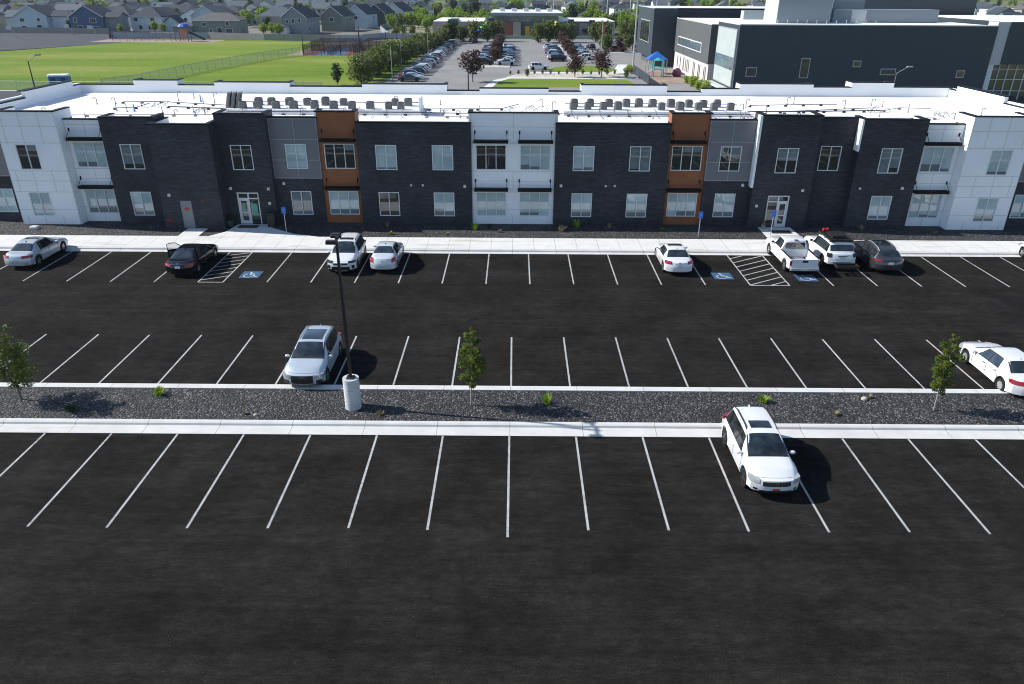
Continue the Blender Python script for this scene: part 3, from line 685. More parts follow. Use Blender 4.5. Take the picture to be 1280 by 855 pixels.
# condensers on the roof
def ordinal(i): return ['first', 'second', 'third', 'fourth', 'fifth', 'sixth', 'seventh', 'eighth', 'ninth', 'tenth', 'eleventh', 'twelfth', 'thirteenth', 'fourteenth', 'fifteenth', 'sixteenth', 'seventeenth', 'eighteenth', 'nineteenth', 'twentieth'][i]
def make_condenser():
    t = empty('condenser_unit')
    b = MB(); b.rbox(-.37, .37, -.37, .37, .06, .78, .09)
    for k in range(9): b.rbox(-.38, .38, -.38, .38, .12+k*.072, .145+k*.072, .09)
    b.build('casing', M['hvac'], t)
    b = MB(); b.lathe([(.33, 0), (.34, .03), (.29, .045), (.1, .05)], 16, (0, 0, .78)); b.build('fan_grille', M['hvacdark'], t)
    b = MB(); b.box(-.4, .4, -.34, -.22, 0, .06); b.box(-.4, .4, .22, .34, 0, .06); b.build('base_rail', M['steel'], t)
    return t
cond = make_condenser(); first = True
rows = [('front row on the left roof platform', [-22.0, -20.75, -19.3, -17.85, -16.15, -14.6, -13.1, -11.65, -10.15, -9.15], 62.0),
        ('rear row on the left roof platform', [-21.3, -20.2, -18.7, -17.2, -15.7, -14.2, -9.9, -8.8], 63.9),
        ('front row on the right roof platform', [4.85, 6.05, 7.3, 8.5, 12.05, 13.55, 15.05, 16.3, 17.65], 62.3),
        ('rear row on the right roof platform', [5.05, 6.4, 7.95, 9.4, 11.6, 13.1, 14.6, 15.8, 17.0], 64.0)]
rows[3][1].insert(4, 10.45)
for nm, xs_, y in rows:
    for i, x in enumerate(xs_):
        o = cond if first else copy_tree(cond); first = False
        o.location = (x, y+rp.uniform(-.08, .08), 7.72); o.rotation_euler.z = rp.uniform(-.12, .12)
        sc_ = rp.choice([.76, .8, .82, .74]); o.scale = (sc_, sc_, sc_*rp.uniform(.9, 1.02))
        tag(o, 'grey condenser, %s from the left, %s' % (ordinal(i), nm), 'condenser', 'condenser units on the flat roof')
for i in range(3):
    t = empty('outdoor_unit', (-23.35+i*.42, 62.4, 7.72), .15, 'tall narrow grey unit, %s of three at the left end of the condensers' % ['leftmost', 'middle', 'rightmost'][i], 'condenser', 'tall narrow units on the roof')
    t.rotation_euler.y = .24
    b = MB(); b.rbox(-.13, .13, -.42, .42, .0, 1.2, .04)
    for k in range(10): b.box(-.145, .145, -.4, .4, .12+k*.1, .15+k*.1)
    b.build('casing', M['hvac'], t)
    b = MB()
    for zz in (.42, 1.05): b.lathe([(.28, 0), (.3, .03), (.05, .05)], 14, (.13, 0, zz), 'x')
    b.build('fan_grille', M['hvacdark'], t)

# ------------------------------------------------------------------ vehicles
def itp(keys):
    xs = np.array([k[0] for k in keys], float); ys = np.array([k[1] for k in keys], float)
    h = np.diff(xs); d = np.diff(ys)/h; m = np.zeros(len(xs))
    m[0], m[-1] = d[0], d[-1]
    for i in range(1, len(xs)-1):
        if d[i-1]*d[i] > 0: m[i] = 2*d[i-1]*d[i]/(d[i-1]+d[i])
    def f(x):
        x = min(max(x, xs[0]), xs[-1]); i = min(max(int(np.searchsorted(xs, x))-1, 0), len(h)-1)
        t = (x-xs[i])/h[i]
        return float(ys[i]*(1+2*t)*(1-t)**2 + h[i]*m[i]*t*(1-t)**2 + ys[i+1]*t*t*(3-2*t) + h[i]*m[i+1]*t*t*(t-1))
    return f

class Shape:
    def __init__(s, P):
        s.P = P; s.L = P['L']/2; s.hw0 = P['W']/2; s.top = itp(P['top']); s.belt = itp(P['belt']); s.wr = itp(P['wr'])
        s.zb = P.get('zb', .26); s.r = P['r']; s.wy = P['wheels']; s.zm = P.get('zm', .62); s.ra, s.rb = P.get('round', (.30, .22)); s.Ra = s.r+P.get('gap', .075)
    def hw(s, y):
        e = max(0, abs(y)-(s.L-1.1))/1.1; return s.hw0*(1-.055*e*e)
    def zbot(s, y, arch=True):
        z = s.zb + .10*max(0, (abs(y)-(s.L-.75))/.75)**1.5
        if arch:
            for wy in s.wy:
                d = abs(y-wy)
                if d < s.Ra: z = max(z, s.r*.97+math.sqrt(max(0, s.Ra**2-d*d)))
        return z
    def row(s, y, arch=True):
        w = s.hw(y); z0 = s.zbot(y, arch); zb = s.belt(y); zt = s.top(y); wr = s.wr(y); H = zt-zb
        z1 = min(z0+.08, zb-.12); q = .955
        g = min(1, max(0, (H-.12)/.3))
        fl = .0
        for wy in s.wy:
            d = abs(y-wy); fl = max(fl, max(0, 1-(d/(s.Ra+.18))**2))
        fl *= .022
        return [(w*.93+fl, z0), (w*.99+fl, z0+.03), (w*.995+fl, z1+(zb-z1)*.3), (w+fl*.7, z1+(zb-z1)*.6), (w*.99, zb-.07), (w*q, zb),
                (w*q-.01-.02*g, zb+H*.10), (wr, zb+H*(.82)), (wr-.06, zb+H*.945), (wr*.5, zb+H*.99), (0, zt)]
    def warp(s, x, y, z):
        a = abs(y); e = min(1, max(0, (a-(s.L-.75))/.75)); e = e*e*(3-2*e)
        w = s.hw0
        dx = s.ra*min(1.1, abs(x)/w)**3*e
        dz = s.rb*((z-s.zm)/.5)**2*e if z > s.zm else s.rb*.5*((z-s.zm)/.5)**2*e
        return (x, y-math.copysign(min(dx+dz, .7), y), z)
    def P3(s, y, t, arch=True):
        r = s.row(y, arch); i = min(int(t), 9); f = t-i
        x = r[i][0]*(1-f)+r[i+1][0]*f; z = r[i][1]*(1-f)+r[i+1][1]*f
        return s.warp(x, y, z)
    def patch(s, yb0, yb1, yt0, yt1, t0, t1, side, off=.008, nS=10, nT=3, thick=.012):
        # panel lying on the body surface; bottom edge yb0..yb1, top edge yt0..yt1
        g = []
        for j in range(nT+1):
            u = j/nT; t = t0+(t1-t0)*u
            for i in range(nS+1):
                v = i/nS; y = (yb0*(1-u)+yt0*u)*(1-v)+(yb1*(1-u)+yt1*u)*v
                p = Vector(s.P3(y, t, False)); e = .02
                dy = Vector(s.P3(y+e, t, False))-Vector(s.P3(y-e, t, False)); dt = Vector(s.P3(y, min(10, t+e), False))-Vector(s.P3(y, t-e, False))
                nrm = dy.cross(dt); nrm = nrm.normalized() if nrm.length > 1e-9 else Vector((1, 0, 0))
                if nrm.x < -.2 or (abs(nrm.x) <= .2 and nrm.z < 0): nrm = -nrm
                q = p+nrm*off; g.append((q.x*side, q.y, q.z))
        f = []
        for j in range(nT):
            for i in range(nS):
                a = j*(nS+1)+i; q = (a, a+1, a+nS+2, a+nS+1); f.append(q if side > 0 else q[::-1])
        mb = MB(); mb.add(g, f); return mb
    def across(s, y0, y1, t0, off=.008, nS=8, nX=5, tm=10):
        # panel across the centre (windscreen, roof glass)
        ts = [t0+(tm-t0)*i/nX for i in range(nX+1)]; g = []
        cols = [(t, 1) for t in ts]+[(t, -1) for t in ts[::-1][1:]]
        for j in range(nS+1):
            y = y0+(y1-y0)*j/nS
            for t, sd in cols:
                p = Vector(s.P3(y, t, False)); e = .02
                dy = Vector(s.P3(y+e, t, False))-Vector(s.P3(y-e, t, False)); tt = min(t, 9.9); dt = Vector(s.P3(y, tt+e, False))-Vector(s.P3(y, tt-e, False))
                n = dy.cross(dt).normalized(); 
                if n.z < 0: n = -n
                q = p+n*off; g.append((q.x*sd, q.y, q.z))
        c = len(cols); f = [(j*c+i, j*c+i+1, (j+1)*c+i+1, (j+1)*c+i) for j in range(nS) for i in range(c-1)]
        mb = MB(); mb.add(g, f); return mb
    def wbox(s, x0, x1, y0, y1, z0, z1, nx=6, nz=2, ny=2, mb=None):
        mb = mb or MB(); X = [x0+(x1-x0)*i/nx for i in range(nx+1)]; Zs = [z0+(z1-z0)*i/nz for i in range(nz+1)]; Ys = [y0+(y1-y0)*i/ny for i in range(ny+1)]
        def grid(A, Bs, fn):
            g = [s.warp(*fn(a, b_)) for b_ in Bs for a in A]; n = len(A)
            mb.add(g, [(j*n+i, j*n+i+1, (j+1)*n+i+1, (j+1)*n+i) for j in range(len(Bs)-1) for i in range(n-1)])
        grid(X, Zs, lambda a, b_: (a, y0, b_)); grid(X, Zs, lambda a, b_: (a, y1, b_))
        grid(Ys, Zs, lambda a, b_: (x0, a, b_)); grid(Ys, Zs, lambda a, b_: (x1, a, b_))
        grid(X, Ys, lambda a, b_: (a, b_, z0)); grid(X, Ys, lambda a, b_: (a, b_, z1))
        return mb
    def shell(s, n=72, y0=None, y1=None, capx=6):
        y0 = -s.L if y0 is None else y0; y1 = s.L if y1 is None else y1
        ys = [y0+(y1-y0)*i/n for i in range(n+1)]
        for wy in s.wy: ys += [wy+k*(s.Ra-.001) for k in (-1, 1) if y0 < wy+k*s.Ra < y1]+[wy+k*(s.Ra+.004) for k in (-1, 1) if y0 < wy+k*(s.Ra+.004) < y1]
        ys = sorted(ys); mb = MB(); v = []; f = []
        for y in ys:
            r = s.row(y); ring = [(x, z) for x, z in r]+[(-x, z) for x, z in r[::-1][1:]]
            v += [s.warp(x, y, z) for x, z in ring]
        c = 21
        for j in range(len(ys)-1):
            for i in range(c-1): f.append((j*c+i, j*c+i+1, (j+1)*c+i+1, (j+1)*c+i)[::-1])
        mb.add(v, f)
        for y, fl in ((ys[0], 0), (ys[-1], 1)):
            r = s.row(y); g = []
            for (x, z) in r:
                g += [s.warp(x*(1-2*k/capx), y, z) for k in range(capx+1)]
            n_ = capx+1; ff = []
            for j in range(len(r)-1):
                for i in range(capx):
                    q = (j*n_+i, j*n_+i+1, (j+1)*n_+i+1, (j+1)*n_+i); ff.append(q if not fl else q[::-1])
            mb.add(g, ff)
        return mb
def weld(o, d=.002):
    import bmesh
    bm = bmesh.new(); bm.from_mesh(o.data); bmesh.ops.remove_doubles(bm, verts=bm.verts, dist=d)
    bmesh.ops.recalc_face_normals(bm, faces=bm.faces); bm.to_mesh(o.data); bm.free()
    o.data.polygons.foreach_set('use_smooth', [True]*len(o.data.polygons)); o.data.set_sharp_from_angle(angle=R(38)); return o

wheel_cache = {}
def wheel(parent, x, y, r, rimm='rim', side=1, wd=.23, spokes=5):
    key = (round(r, 3), rimm, spokes)
    if key not in wheel_cache:
        t = MB(); rr = r*.66
        t.lathe([(rr, -wd/2), (r*.93, -wd/2), (r, -wd/2+.04), (r, wd/2-.04), (r*.93, wd/2), (rr, wd/2), (rr, wd/2-.05)], 28, (0, 0, 0), 'x', False)
        rm = MB(); rm.lathe([(rr*.99, -.02), (rr*.99, wd/2-.005), (rr*.90, wd/2-.0), (rr*.86, wd/2-.05), (.05, wd/2-.06), (.02, wd/2-.06)], 28, (0, 0, 0), 'x'); 
        sp = MB(); sp.cur = 0
        for k in range(spokes):
            a = 2*PI*k/spokes
            for (r0, w0, r1, w1) in ((.03, .05, rr*.92, .034),):
                c, s_ = math.cos(a), math.sin(a); pts = []
                for (q, ww) in ((r0, w0), (r1, w1)):
                    for sg in (-1, 1): pts.append((q*c-sg*ww*s_, q*s_+sg*ww*c))
                v = [(wd/2-.045, p[0], p[1]) for p in pts]+[(wd/2-.005, p[0], p[1]) for p in pts]
                sp.add(v, [(4, 5, 7, 6), (0, 4, 6, 2), (1, 3, 7, 5), (2, 6, 7, 3), (0, 1, 5, 4)])
        sp.lathe([(.07, wd/2-.06), (.07, wd/2-.01), (.02, wd/2)], 10, (0, 0, 0), 'x')
        wheel_cache[key] = (t, rm, sp)
    t, rm, sp = wheel_cache[key]
    if not isinstance(t, tuple):
        w0 = t.build('tyre', M['tyre'], smooth=35); r0 = rm.build('rim', M['hvacdark'] if rimm == 'rim' else M['trim'], smooth=35); s0 = sp.build('spokes', M[rimm])
        wheel_cache[key] = ((w0.data, r0.data, s0.data),)*3
        for o in (w0, r0, s0): bpy.data.objects.remove(o)
    d = wheel_cache[key][0]
    w_ = empty('wheel', (x, y, r)); w_.parent = parent; w_.rotation_euler.z = 0 if side > 0 else PI
    for nm, me in zip(('tyre', 'rim', 'spokes'), d):
        o = bpy.data.objects.new(nm, me); COL.objects.link(o); o.parent = w_
    return w_

def make_vehicle(P, name, label, cat, loc, rz, paint, group='cars parked in the lot'):
    S = Shape(P); t = empty(name, loc, rz, label, cat, group); L = S.L; hw = S.hw0
    yb = P.get('body_y', (-L, L))
    body = S.shell(80, *yb).build('body', paint); body.parent = t; weld(body)
    u = MB(); u.box(-hw+.20, hw-.20, -L+.28, L-.28, S.zb-.02, .62); u.build('underbody', M['trim'], t)
    for wy in S.wy:
        for sd in (-1, 1): wheel(t, sd*(hw-.115), wy, S.r, P.get('rimm', 'rim'), sd, spokes=P.get('spokes', 5))
    ws = P['screen']      # (y base, y top)
    S.across(ws[1]-.02, ws[0]-.06, 7.25).build('windscreen', M['carglass'], t, smooth=True)
    rwn = P['rear']
    S.across(ws[0]-.055, ws[0]+.05, 7.2, .006, 2).build('cowl', M['trim'], t)
    S.across(L-.135, L-.125, 7.6, .002, 1).build('bonnet_seam', M['trim'], t)
    S.across(rwn[0]+.04, rwn[1]-.03, P.get('rear_t', 7.3)).build('rear_window', M['carglass'], t, smooth=True)
    for (a, b_, c, d) in P['side']:
        for sd in (-1, 1):
            if P.get('open_door') and sd < 0 and (a, b_, c, d) == P['side'][0]:
                pass
            S.patch(a, b_, c, d, 5.35, 6.93, sd).build('side_window', M['carglass'], t, smooth=True)
    sd0 = P['side'][0]; sdl = P['side'][-1]
    for sd in (-1, 1): S.patch(sdl[0]-.03, sd0[1]+.04, sdl[2]-.02, sd0[3]+.03, 5.2, 7.0, sd, .004, 16).build('pillar_trim', M['trim'], t, smooth=True)
    if P.get('cladding'):
        for sd in (-1, 1):
            y0, y1 = S.wy[0]+S.Ra, S.wy[1]-S.Ra
            S.patch(y0+.02, y1-.02, y0+.02, y1-.02, .1, 1.9, sd, .012).build('cladding', M['trim'], t)
    # door shut lines and handles
    dl = P.get('doors', [])
    for y in dl:
        for sd in (-1, 1): S.patch(y-.012, y+.012, y-.012, y+.012, 1.2, 4.95, sd, .004, 1, 4).build('door_seam', M['trim'], t)
    for y in P.get('handles', []):
        for sd in (-1, 1):
            hb = MB(); w_ = S.hw(y); zz = S.belt(y)-.13; hb.rbox(w_-.015, w_+.03, y-.1, y+.1, zz-.02, zz+.02, .01)
            if sd < 0: hb.v = [(-x, yy, z) for x, yy, z in hb.v]
            hb.build('door_handle', P.get('handle_m', paint), t)
    # mirrors
    my, mz = P['mirror']
    for sd in (-1, 1):
        mb = MB(); w_ = S.hw(my); mb.lathe([(.02, 0), (.085, .03), (.10, .1), (.095, .17), (.05, .21)], 10, (w_*.97, 0, 0), 'x')
        mb.v = [(sd*x, my+y*.75, mz+z*.75) for x, y, z in mb.v]
        o = mb.build('wing_mirror', P.get('mirror_m', paint), t, smooth=True)
    # lights, grille, bumpers, plates
    for (nm, m_, x0, x1, z0, z1, front, dep, mirror) in P['faces']:
        for sd in ((-1, 1) if mirror else (1,)):
            y0, y1 = (L-dep, L+.014) if front else (-L-.014, -L+dep)
            a, b_ = (x0, x1) if sd > 0 else (-x1, -x0)
            S.wbox(a, b_, y0, y1, z0, z1, 8, 3, 3).build(nm, M[m_] if isinstance(m_, str) else m_, t, smooth=50)
    if P.get('sunroof'): S.across(P['sunroof'][0], P['sunroof'][1], P['sunroof'][2] if len(P['sunroof']) > 2 else 8.3, .012).build('sunroof', M['carglass'], t, smooth=True)
    if P.get('rails'):
        for sd in (-1, 1):
            mb = MB(); y0, y1 = P['rails']; pts = [Vector(S.P3(y0+(y1-y0)*i/8, 8.0)) + Vector((-.02, 0, .05 if 0 < i < 8 else 0)) for i in range(9)]
            mb.tube([(sd*p.x, p.y, p.z) for p in pts], .022, 6); mb.build('roof_rail', M[P.get('rail_m', 'trim')], t)
    if P.get('fin'):
        p = Vector(S.P3(P['fin'], 10)); mb = MB(); mb.add([(-.02, p.y-.1, p.z), (.02, p.y-.1, p.z), (.012, p.y+.12, p.z), (-.012, p.y+.12, p.z), (0, p.y-.09, p.z+.06)], [(0, 1, 4), (1, 2, 4), (2, 3, 4), (3, 0, 4)]); mb.build('antenna', P.get('fin_m', paint), t)
    return t, S

def suv(L=4.65, W=1.85, H=1.66, r=.36, **k):
    h = L/2
    P = dict(L=L, W=W, r=r, zb=.27, wheels=(-h+.98, h-.93), zm=.62,
        top=[(-h, .98), (-h+.12, 1.06), (-h+.55, H-.07), (-h+1.1, H-.01), (-h+1.9, H), (h-2.15, H-.04), (h-2.0, H-.07), (h-1.22, 1.13), (h-.6, 1.03), (h, .84)],
        belt=[(-h, .97), (-h+.6, 1.04), (0, 1.0), (h-1.25, .97), (h-.5, .90), (h, .76)],
        wr=[(-h, hw_(W, .86)), (-h+.15, hw_(W, .80)), (-h+.6, hw_(W, .70)), (-h+1.2, hw_(W, .715)), (h-2.1, hw_(W, .72)), (h-1.25, hw_(W, .83)), (h, hw_(W, .76))],
        screen=(h-1.24, h-2.02), rear=(-h+.13, -h+.50), rear_t=7.35,
        side=[(h-2.42, h-1.55, h-2.40, h-2.02), (h-3.35, h-2.52, h-3.32, h-2.50), (-h+.55, h-3.44, -h+.72, h-3.42)],
        doors=[h-1.42, h-2.47, h-3.42], handles=[h-2.3, h-3.22], mirror=(h-1.55, 1.07), rails=(-h+.75, h-2.3), fin=-h+.7)
    P.update(k); return P
def hw_(W, q): return W/2*q
def sedan(L=4.8, W=1.83, H=1.45, r=.33, **k):
    h = L/2
    P = dict(L=L, W=W, r=r, zb=.22, wheels=(-h+1.02, h-.95), zm=.55, round=(.30, .20),
        top=[(-h, .92), (-h+.3, 1.0), (-h+.72, 1.03), (-h+1.45, H-.07), (-h+1.95, H), (h-2.35, H-.02), (h-2.1, H-.06), (h-1.28, .99), (h-.6, .89), (h, .70)],
        belt=[(-h, .84), (-h+.7, .95), (0, .91), (h-1.3, .86), (h-.5, .79), (h, .63)],
        wr=[(-h, hw_(W, .78)), (-h+.75, hw_(W, .80)), (-h+1.45, hw_(W, .66)), (0, hw_(W, .68)), (h-2.1, hw_(W, .67)), (h-1.28, hw_(W, .83)), (h, hw_(W, .74))],
        screen=(h-1.3, h-2.12), rear=(-h+.78, -h+1.42), rear_t=7.2,
        side=[(h-2.55, h-1.6, h-2.53, h-2.1), (h-3.4, h-2.65, h-3.2, h-2.63)],
        doors=[h-1.5, h-2.6, h-3.5], handles=[h-2.42, h-3.3], mirror=(h-1.62, .95), fin=-h+1.6)
    P.update(k); return P
pw = carpaint('white', (.72, .73, .74)); psil = carpaint('silver', (.50, .54, .57), .3, .35); pblk = carpaint('black', (.003, .0035, .005), .0, .5); pgry = carpaint('graphite', (.055, .06, .068), .5, .35); pblue = carpaint('pale_silver_blue', (.50, .57, .62), .3, .35); pwarm = carpaint('pale_silver', (.62, .66, .69), .2, .35)
def tails(x0, x1, z0, z1, dep=.28): return ('tail_light', 'tail', x0, x1, z0, z1, False, dep, True)
def heads(x0, x1, z0, z1, dep=.35, m='headlight'): return ('headlight', m, x0, x1, z0, z1, True, dep, True)
def plateR(z=.62, m='plate'): return ('licence_plate', m, -.17, .17, z-.07, z+.08, False, .0, False)
# front-on crossover parts
K, S_ = make_vehicle(suv(4.66, 1.84, 1.66, .365, rimm='rimdark', sunroof=(-.50, -.02, 8.75), rail_m='trim', spokes=5, faces=[
    ('headlight', 'headclear', .60, .905, .71, .87, True, .55, True), ('grille', 'trim', -.50, .50, .64, .80, True, .0, False),
    ('grille_bar', 'chrome', -.20, -.15, .645, .80, True, -.012, False), ('grille_bar', 'chrome', .15, .20, .645, .80, True, -.012, False), ('grille_bar', 'chrome', -.46, .46, .715, .73, True, -.01, False), ('emblem', 'chrome', -.09, .09, .68, .79, True, -.016, False),
    ('lower_intake', 'trim', -.58, .58, .34, .44, True, .0, False), ('fog_light', 'trim', .66, .78, .43, .50, True, .02, True), ('licence_plate', 'platered', -.13, .13, .45, .54, True, -.004, False), tails(.60, .93, .95, 1.12, .4), plateR(.8)]),
    'parked_suv', 'white crossover with a sunroof parked in the nearest row in front of the gravel', 'car', (9.62, 23.85, 0), PI, pw)
E_, S_ = make_vehicle(suv(4.66, 1.89, 1.64, .37, sunroof=(-1.05, .08, 8.5), rail_m='steel', mirror_m=pblue, spokes=5, top=[(-2.33, .98), (-2.2, 1.06), (-1.75, 1.52), (-1.2, 1.61), (-.4, 1.64), (.2, 1.60), (.36, 1.56), (1.14, 1.12), (1.75, 1.03), (2.33, .82)], faces=[
    ('headlight', 'headlight', .56, .93, .68, .82, True, .40, True), ('grille', 'trim', -.50, .50, .42, .80, True, .0, False), ('emblem', 'chrome', -.17, .17, .70, .76, True, -.014, False),
    ('side_intake', 'trim', .62, .88, .38, .56, True, .06, True), ('lower_trim', 'chrome', -.5, .5, .36, .39, True, -.006, False), tails(.55, .93, .88, 1.0, .4)]),
    'parked_suv', 'silver blue SUV with a large glass roof, parked nose out beside the lamp post', 'car', (-9.45, 31.55, 0), PI, pblue)
C_, S_ = make_vehicle(suv(4.60, 1.85, 1.69, .365, sunroof=(-.35, .0, 8.6), rail_m='trim', rimm='rimdark', cladding=True, fin_m=M['trim'], faces=[
    ('headlight', 'trim', .50, .92, .80, .90, True, .40, True), ('grille', 'trim', -.46, .46, .70, .80, True, .0, False), ('lower_intake', 'trim', -.58, .58, .32, .58, True, .0, False), ('skid_plate', 'steel', -.42, .42, .28, .34, True, -.004, False),
    ('fog_light', 'trim', .70, .86, .42, .66, True, .05, True), ('emblem', 'chrome', -.07, .07, .72, .79, True, -.014, False), tails(.5, .93, .93, 1.03, .35)]),
    'parked_suv', 'white crossover parked nose out beside a pale silver sedan, behind the lamp head', 'car', (-10.95, 46.55, 0), PI, pw)
A_, _ = make_vehicle(sedan(4.86, 1.82, 1.48, .34, sunroof=(-.35, .05, 8.4), faces=[tails(.42, .90, .78, .93, .32), plateR(.66), ('boot_trim', 'chrome', -.42, .42, .80, .825, False, -.004, False), ('rear_reflector', 'tail', .55, .75, .40, .44, False, .0, True), ('exhaust', 'chrome', .5, .66, .27, .33, False, .0, True)]),
    'parked_sedan', 'silver sedan with a sunroof at the far left of the row by the pavement', 'car', (-32.05, 47.2, 0), 0, psil)
B_, _ = make_vehicle(sedan(4.86, 1.83, 1.46, .34, faces=[tails(.45, .90, .76, .90, .30), plateR(.70), ('boot_trim', 'chrome', -.44, .44, .865, .885, False, -.004, False), ('emblem', 'chrome', -.05, .05, .90, .96, False, -.02, False)]),
    'parked_sedan', 'black sedan with its front left door standing open beside the hatched bay', 'car', (-21.05, 46.0, 0), 0, pblk)
d = empty('open_door', (-.90, 1.0, 0)); d.parent = B_; d.rotation_euler.z = -R(58)
mb = MB()
mb.prism([(-.035, -1.08), (.035, -1.08), (.035, 0), (-.035, 0)], .30, .90); mb.build('door_panel', pblk, d)
mb = MB(); mb.tube([(0, -.03, .9), (.08, -.55, 1.33), (.12, -.9, 1.38), (.09, -1.07, 1.3), (0, -1.06, .9)], .028, 6); mb.build('window_frame', M['trim'], d)
mb = MB(); mb.add([(0, -.04, .9), (.08, -.55, 1.32), (.12, -.9, 1.36), (.09, -1.05, 1.28), (0, -1.05, .9)], [(0, 1, 2, 3, 4)]); mb.build('window_pane', mesh_fence_mat('door_glass', (.3, .36, .36), .25), d)
mb = MB(); mb.box(.036, .06, -1.0, -.1, .4, .8); mb.build('door_card', M['seat'], d)
D_, _ = make_vehicle(sedan(4.45, 1.70, 1.50, .315, top=[(-2.22, .98), (-2.0, 1.06), (-1.62, 1.09), (-.9, 1.43), (-.4, 1.50), (.0, 1.48), (.2, 1.44), (1.0, 1.03), (1.6, .93), (2.22, .74)], faces=[('tail_light', 'tail', .58, .84, .74, 1.0, False, .26, True), plateR(.50), ('emblem', 'chrome', -.06, .06, .80, .87, False, -.01, False)], side=[(-.28, .66, -.25, .16), (-1.1, -.38, -.92, -.36)], fin_m=M['trim'], fin=-.5),
    'parked_sedan', 'small pale silver sedan parked tail out beside the white crossover', 'car', (-8.32, 46.75, 0), 0, pwarm)
F_, _ = make_vehicle(sedan(4.72, 1.80, 1.45, .335, sunroof=(-.4, .0, 8.4), faces=[tails(.50, .90, .80, .95, .34), plateR(.72), ('emblem', 'chrome', -.06, .06, .86, .92, False, -.014, False), ('boot_trim', 'chrome', -.30, .30, .815, .835, False, -.004, False)]),
    'parked_sedan', 'white sedan standing alone in the row by the pavement, right of the centre', 'car', (10.72, 46.75, 0), 0, pw)
J_, _ = make_vehicle(sedan(4.88, 1.83, 1.48, .335, rimm='steel', spokes=10, handle_m=M['chrome'], mirror_m=pw, faces=[tails(.45, .91, .78, .93, .38), plateR(.7), ('headlight', 'headclear', .5, .9, .58, .72, True, .5, True)]),
    'parked_sedan', 'white sedan at the right edge of the middle row, tail over the gravel island kerb', 'car', (23.42, 31.15, 0), 0, pw)
L_, _ = make_vehicle(sedan(4.8, 1.82, 1.46, .335, faces=[tails(.45, .91, .78, .93, .32), plateR(.7), ('headlight', 'headclear', .5, .9, .58, .72, True, .5, True)]),
    'parked_sedan', 'white car cut by the right edge of the photo, in the row by the pavement', 'car', (36.2, 47.3, 0), 0, pw)
I_, _ = make_vehicle(suv(4.72, 1.88, 1.63, .365, rimm='rimdark', rail_m='steel', mirror_m=pgry, top=[(-2.36, 1.02), (-2.15, 1.10), (-1.45, 1.50), (-.9, 1.60), (-.3, 1.63), (.2, 1.60), (.36, 1.55), (1.14, 1.12), (1.75, 1.03), (2.36, .82)], rear=(-2.1, -1.5), sunroof=(-.8, .05, 8.4), faces=[tails(.56, .93, .90, 1.0, .4), plateR(.78), ('boot_trim', 'trim', -.55, .55, .93, .955, False, -.004, False)]),
    'parked_suv', 'dark graphite coupe-backed SUV parked right of the white off-roader', 'car', (24.4, 47.25, 0), 0, pgry)
H_, SH = make_vehicle(suv(4.75, 1.90, 1.76, .40, zb=.40, rimm='rim', round=(.16, .10), top=[(-2.37, 1.12), (-2.32, 1.18), (-2.1, 1.70), (-1.6, 1.76), (-.4, 1.77), (.2, 1.74), (.32, 1.69), (.95, 1.20), (1.6, 1.14), (2.37, .98)], belt=[(-2.37, 1.10), (-1.5, 1.14), (0, 1.10), (1.0, 1.06), (1.8, 1.02), (2.37, .88)],
    wr=[(-2.37, .86), (-2.2, .76), (-1.5, .73), (0, .73), (.3, .74), (1.0, .80), (2.37, .74)], rear=(-2.31, -2.12), rear_t=7.25, mirror_m=M['trim'], screen=(.93, .34), side=[(-.15, .70, -.12, .36), (-1.1, -.25, -1.08, -.23), (-1.85, -1.3, -1.85, -1.22)], mirror=(.6, 1.18), doors=[.8, -.2, -1.15], handles=[-.02, -.97], cladding=False, rails=None, fin=None, fin_m=M['trim'],
    faces=[('tail_light', 'trim', .68, .94, .92, 1.16, False, .18, True), ('licence_plate', 'plate', -.17, .17, .84, .97, False, .0, False), ('plate_recess', 'trim', -.3, .3, .97, 1.02, False, .0, False), ('rear_bumper', pw, -.9, .9, .48, .66, False, .10, False), ('bumper_step', 'trim', -.6, .6, .60, .63, False, -.01, False)]),
    'parked_suv', 'white off-road SUV with a black roof rack, parked right beside the white pickup', 'car', (21.55, 48.0, 0), 0, pw)
mb = MB()
for x in (-.72, .72): mb.box(x-.03, x+.03, -1.75, .35, 1.84, 1.93)
for y in (-1.75, .33): mb.box(-.72, .72, y-.03, y+.03, 1.84, 1.93)
mb.box(-.69, .69, -1.7, .3, 1.85, 1.88)
for k in range(6): mb.box(-.69, .69, -1.55+k*.34-.03, -1.55+k*.34+.03, 1.881, 1.905)
mb.box(-.45, .35, -1.3, -.2, 1.906, 2.06)
for x in (-.66, .66):
    for y in (-1.5, -.6, .1): mb.box(x-.03, x+.03, y-.04, y+.04, 1.70, 1.86)
mb.build('roof_rack', M['trim'], H_)
mb = MB()
for x in (-.86, .86): mb.box(x-.04, x+.04, -1.25, .85, .40, .47)
mb.build('side_step', M['trim'], H_)
hc = empty('cargo_carrier', (21.62, 45.05, 0), 0, 'black wire cargo carrier sticking out behind the white off-road SUV', 'cargo carrier')
mb = MB()
for y in (-.28, .28): mb.box(-.68, .68, y-.02, y+.02, .5, .66)
for x in (-.68, .68): mb.box(x-.02, x+.02, -.28, .28, .5, .66)
for k in range(15): mb.box(-.64+k*.09, -.625+k*.09, -.26, .26, .50, .52)
mb.box(-.04, .04, -.28, .62, .43, .49); mb.build('basket', M['darkmetal'], hc)
rc = empty('fuel_can', (21.02, 48.28, 1.94), .2, 'pair of red fuel cans strapped on the roof rack of the white off-roader', 'fuel can')
for k in (0, 1):
    b = MB(); b.rbox(k*.26, k*.26+.18, -.08, .08, 0, .15, .03); b.tube([(k*.26+.04, 0, .15), (k*.26+.04, 0, .19), (k*.26+.14, 0, .19), (k*.26+.14, 0, .15)], .015, 6); b.build('can', M['red'], rc)
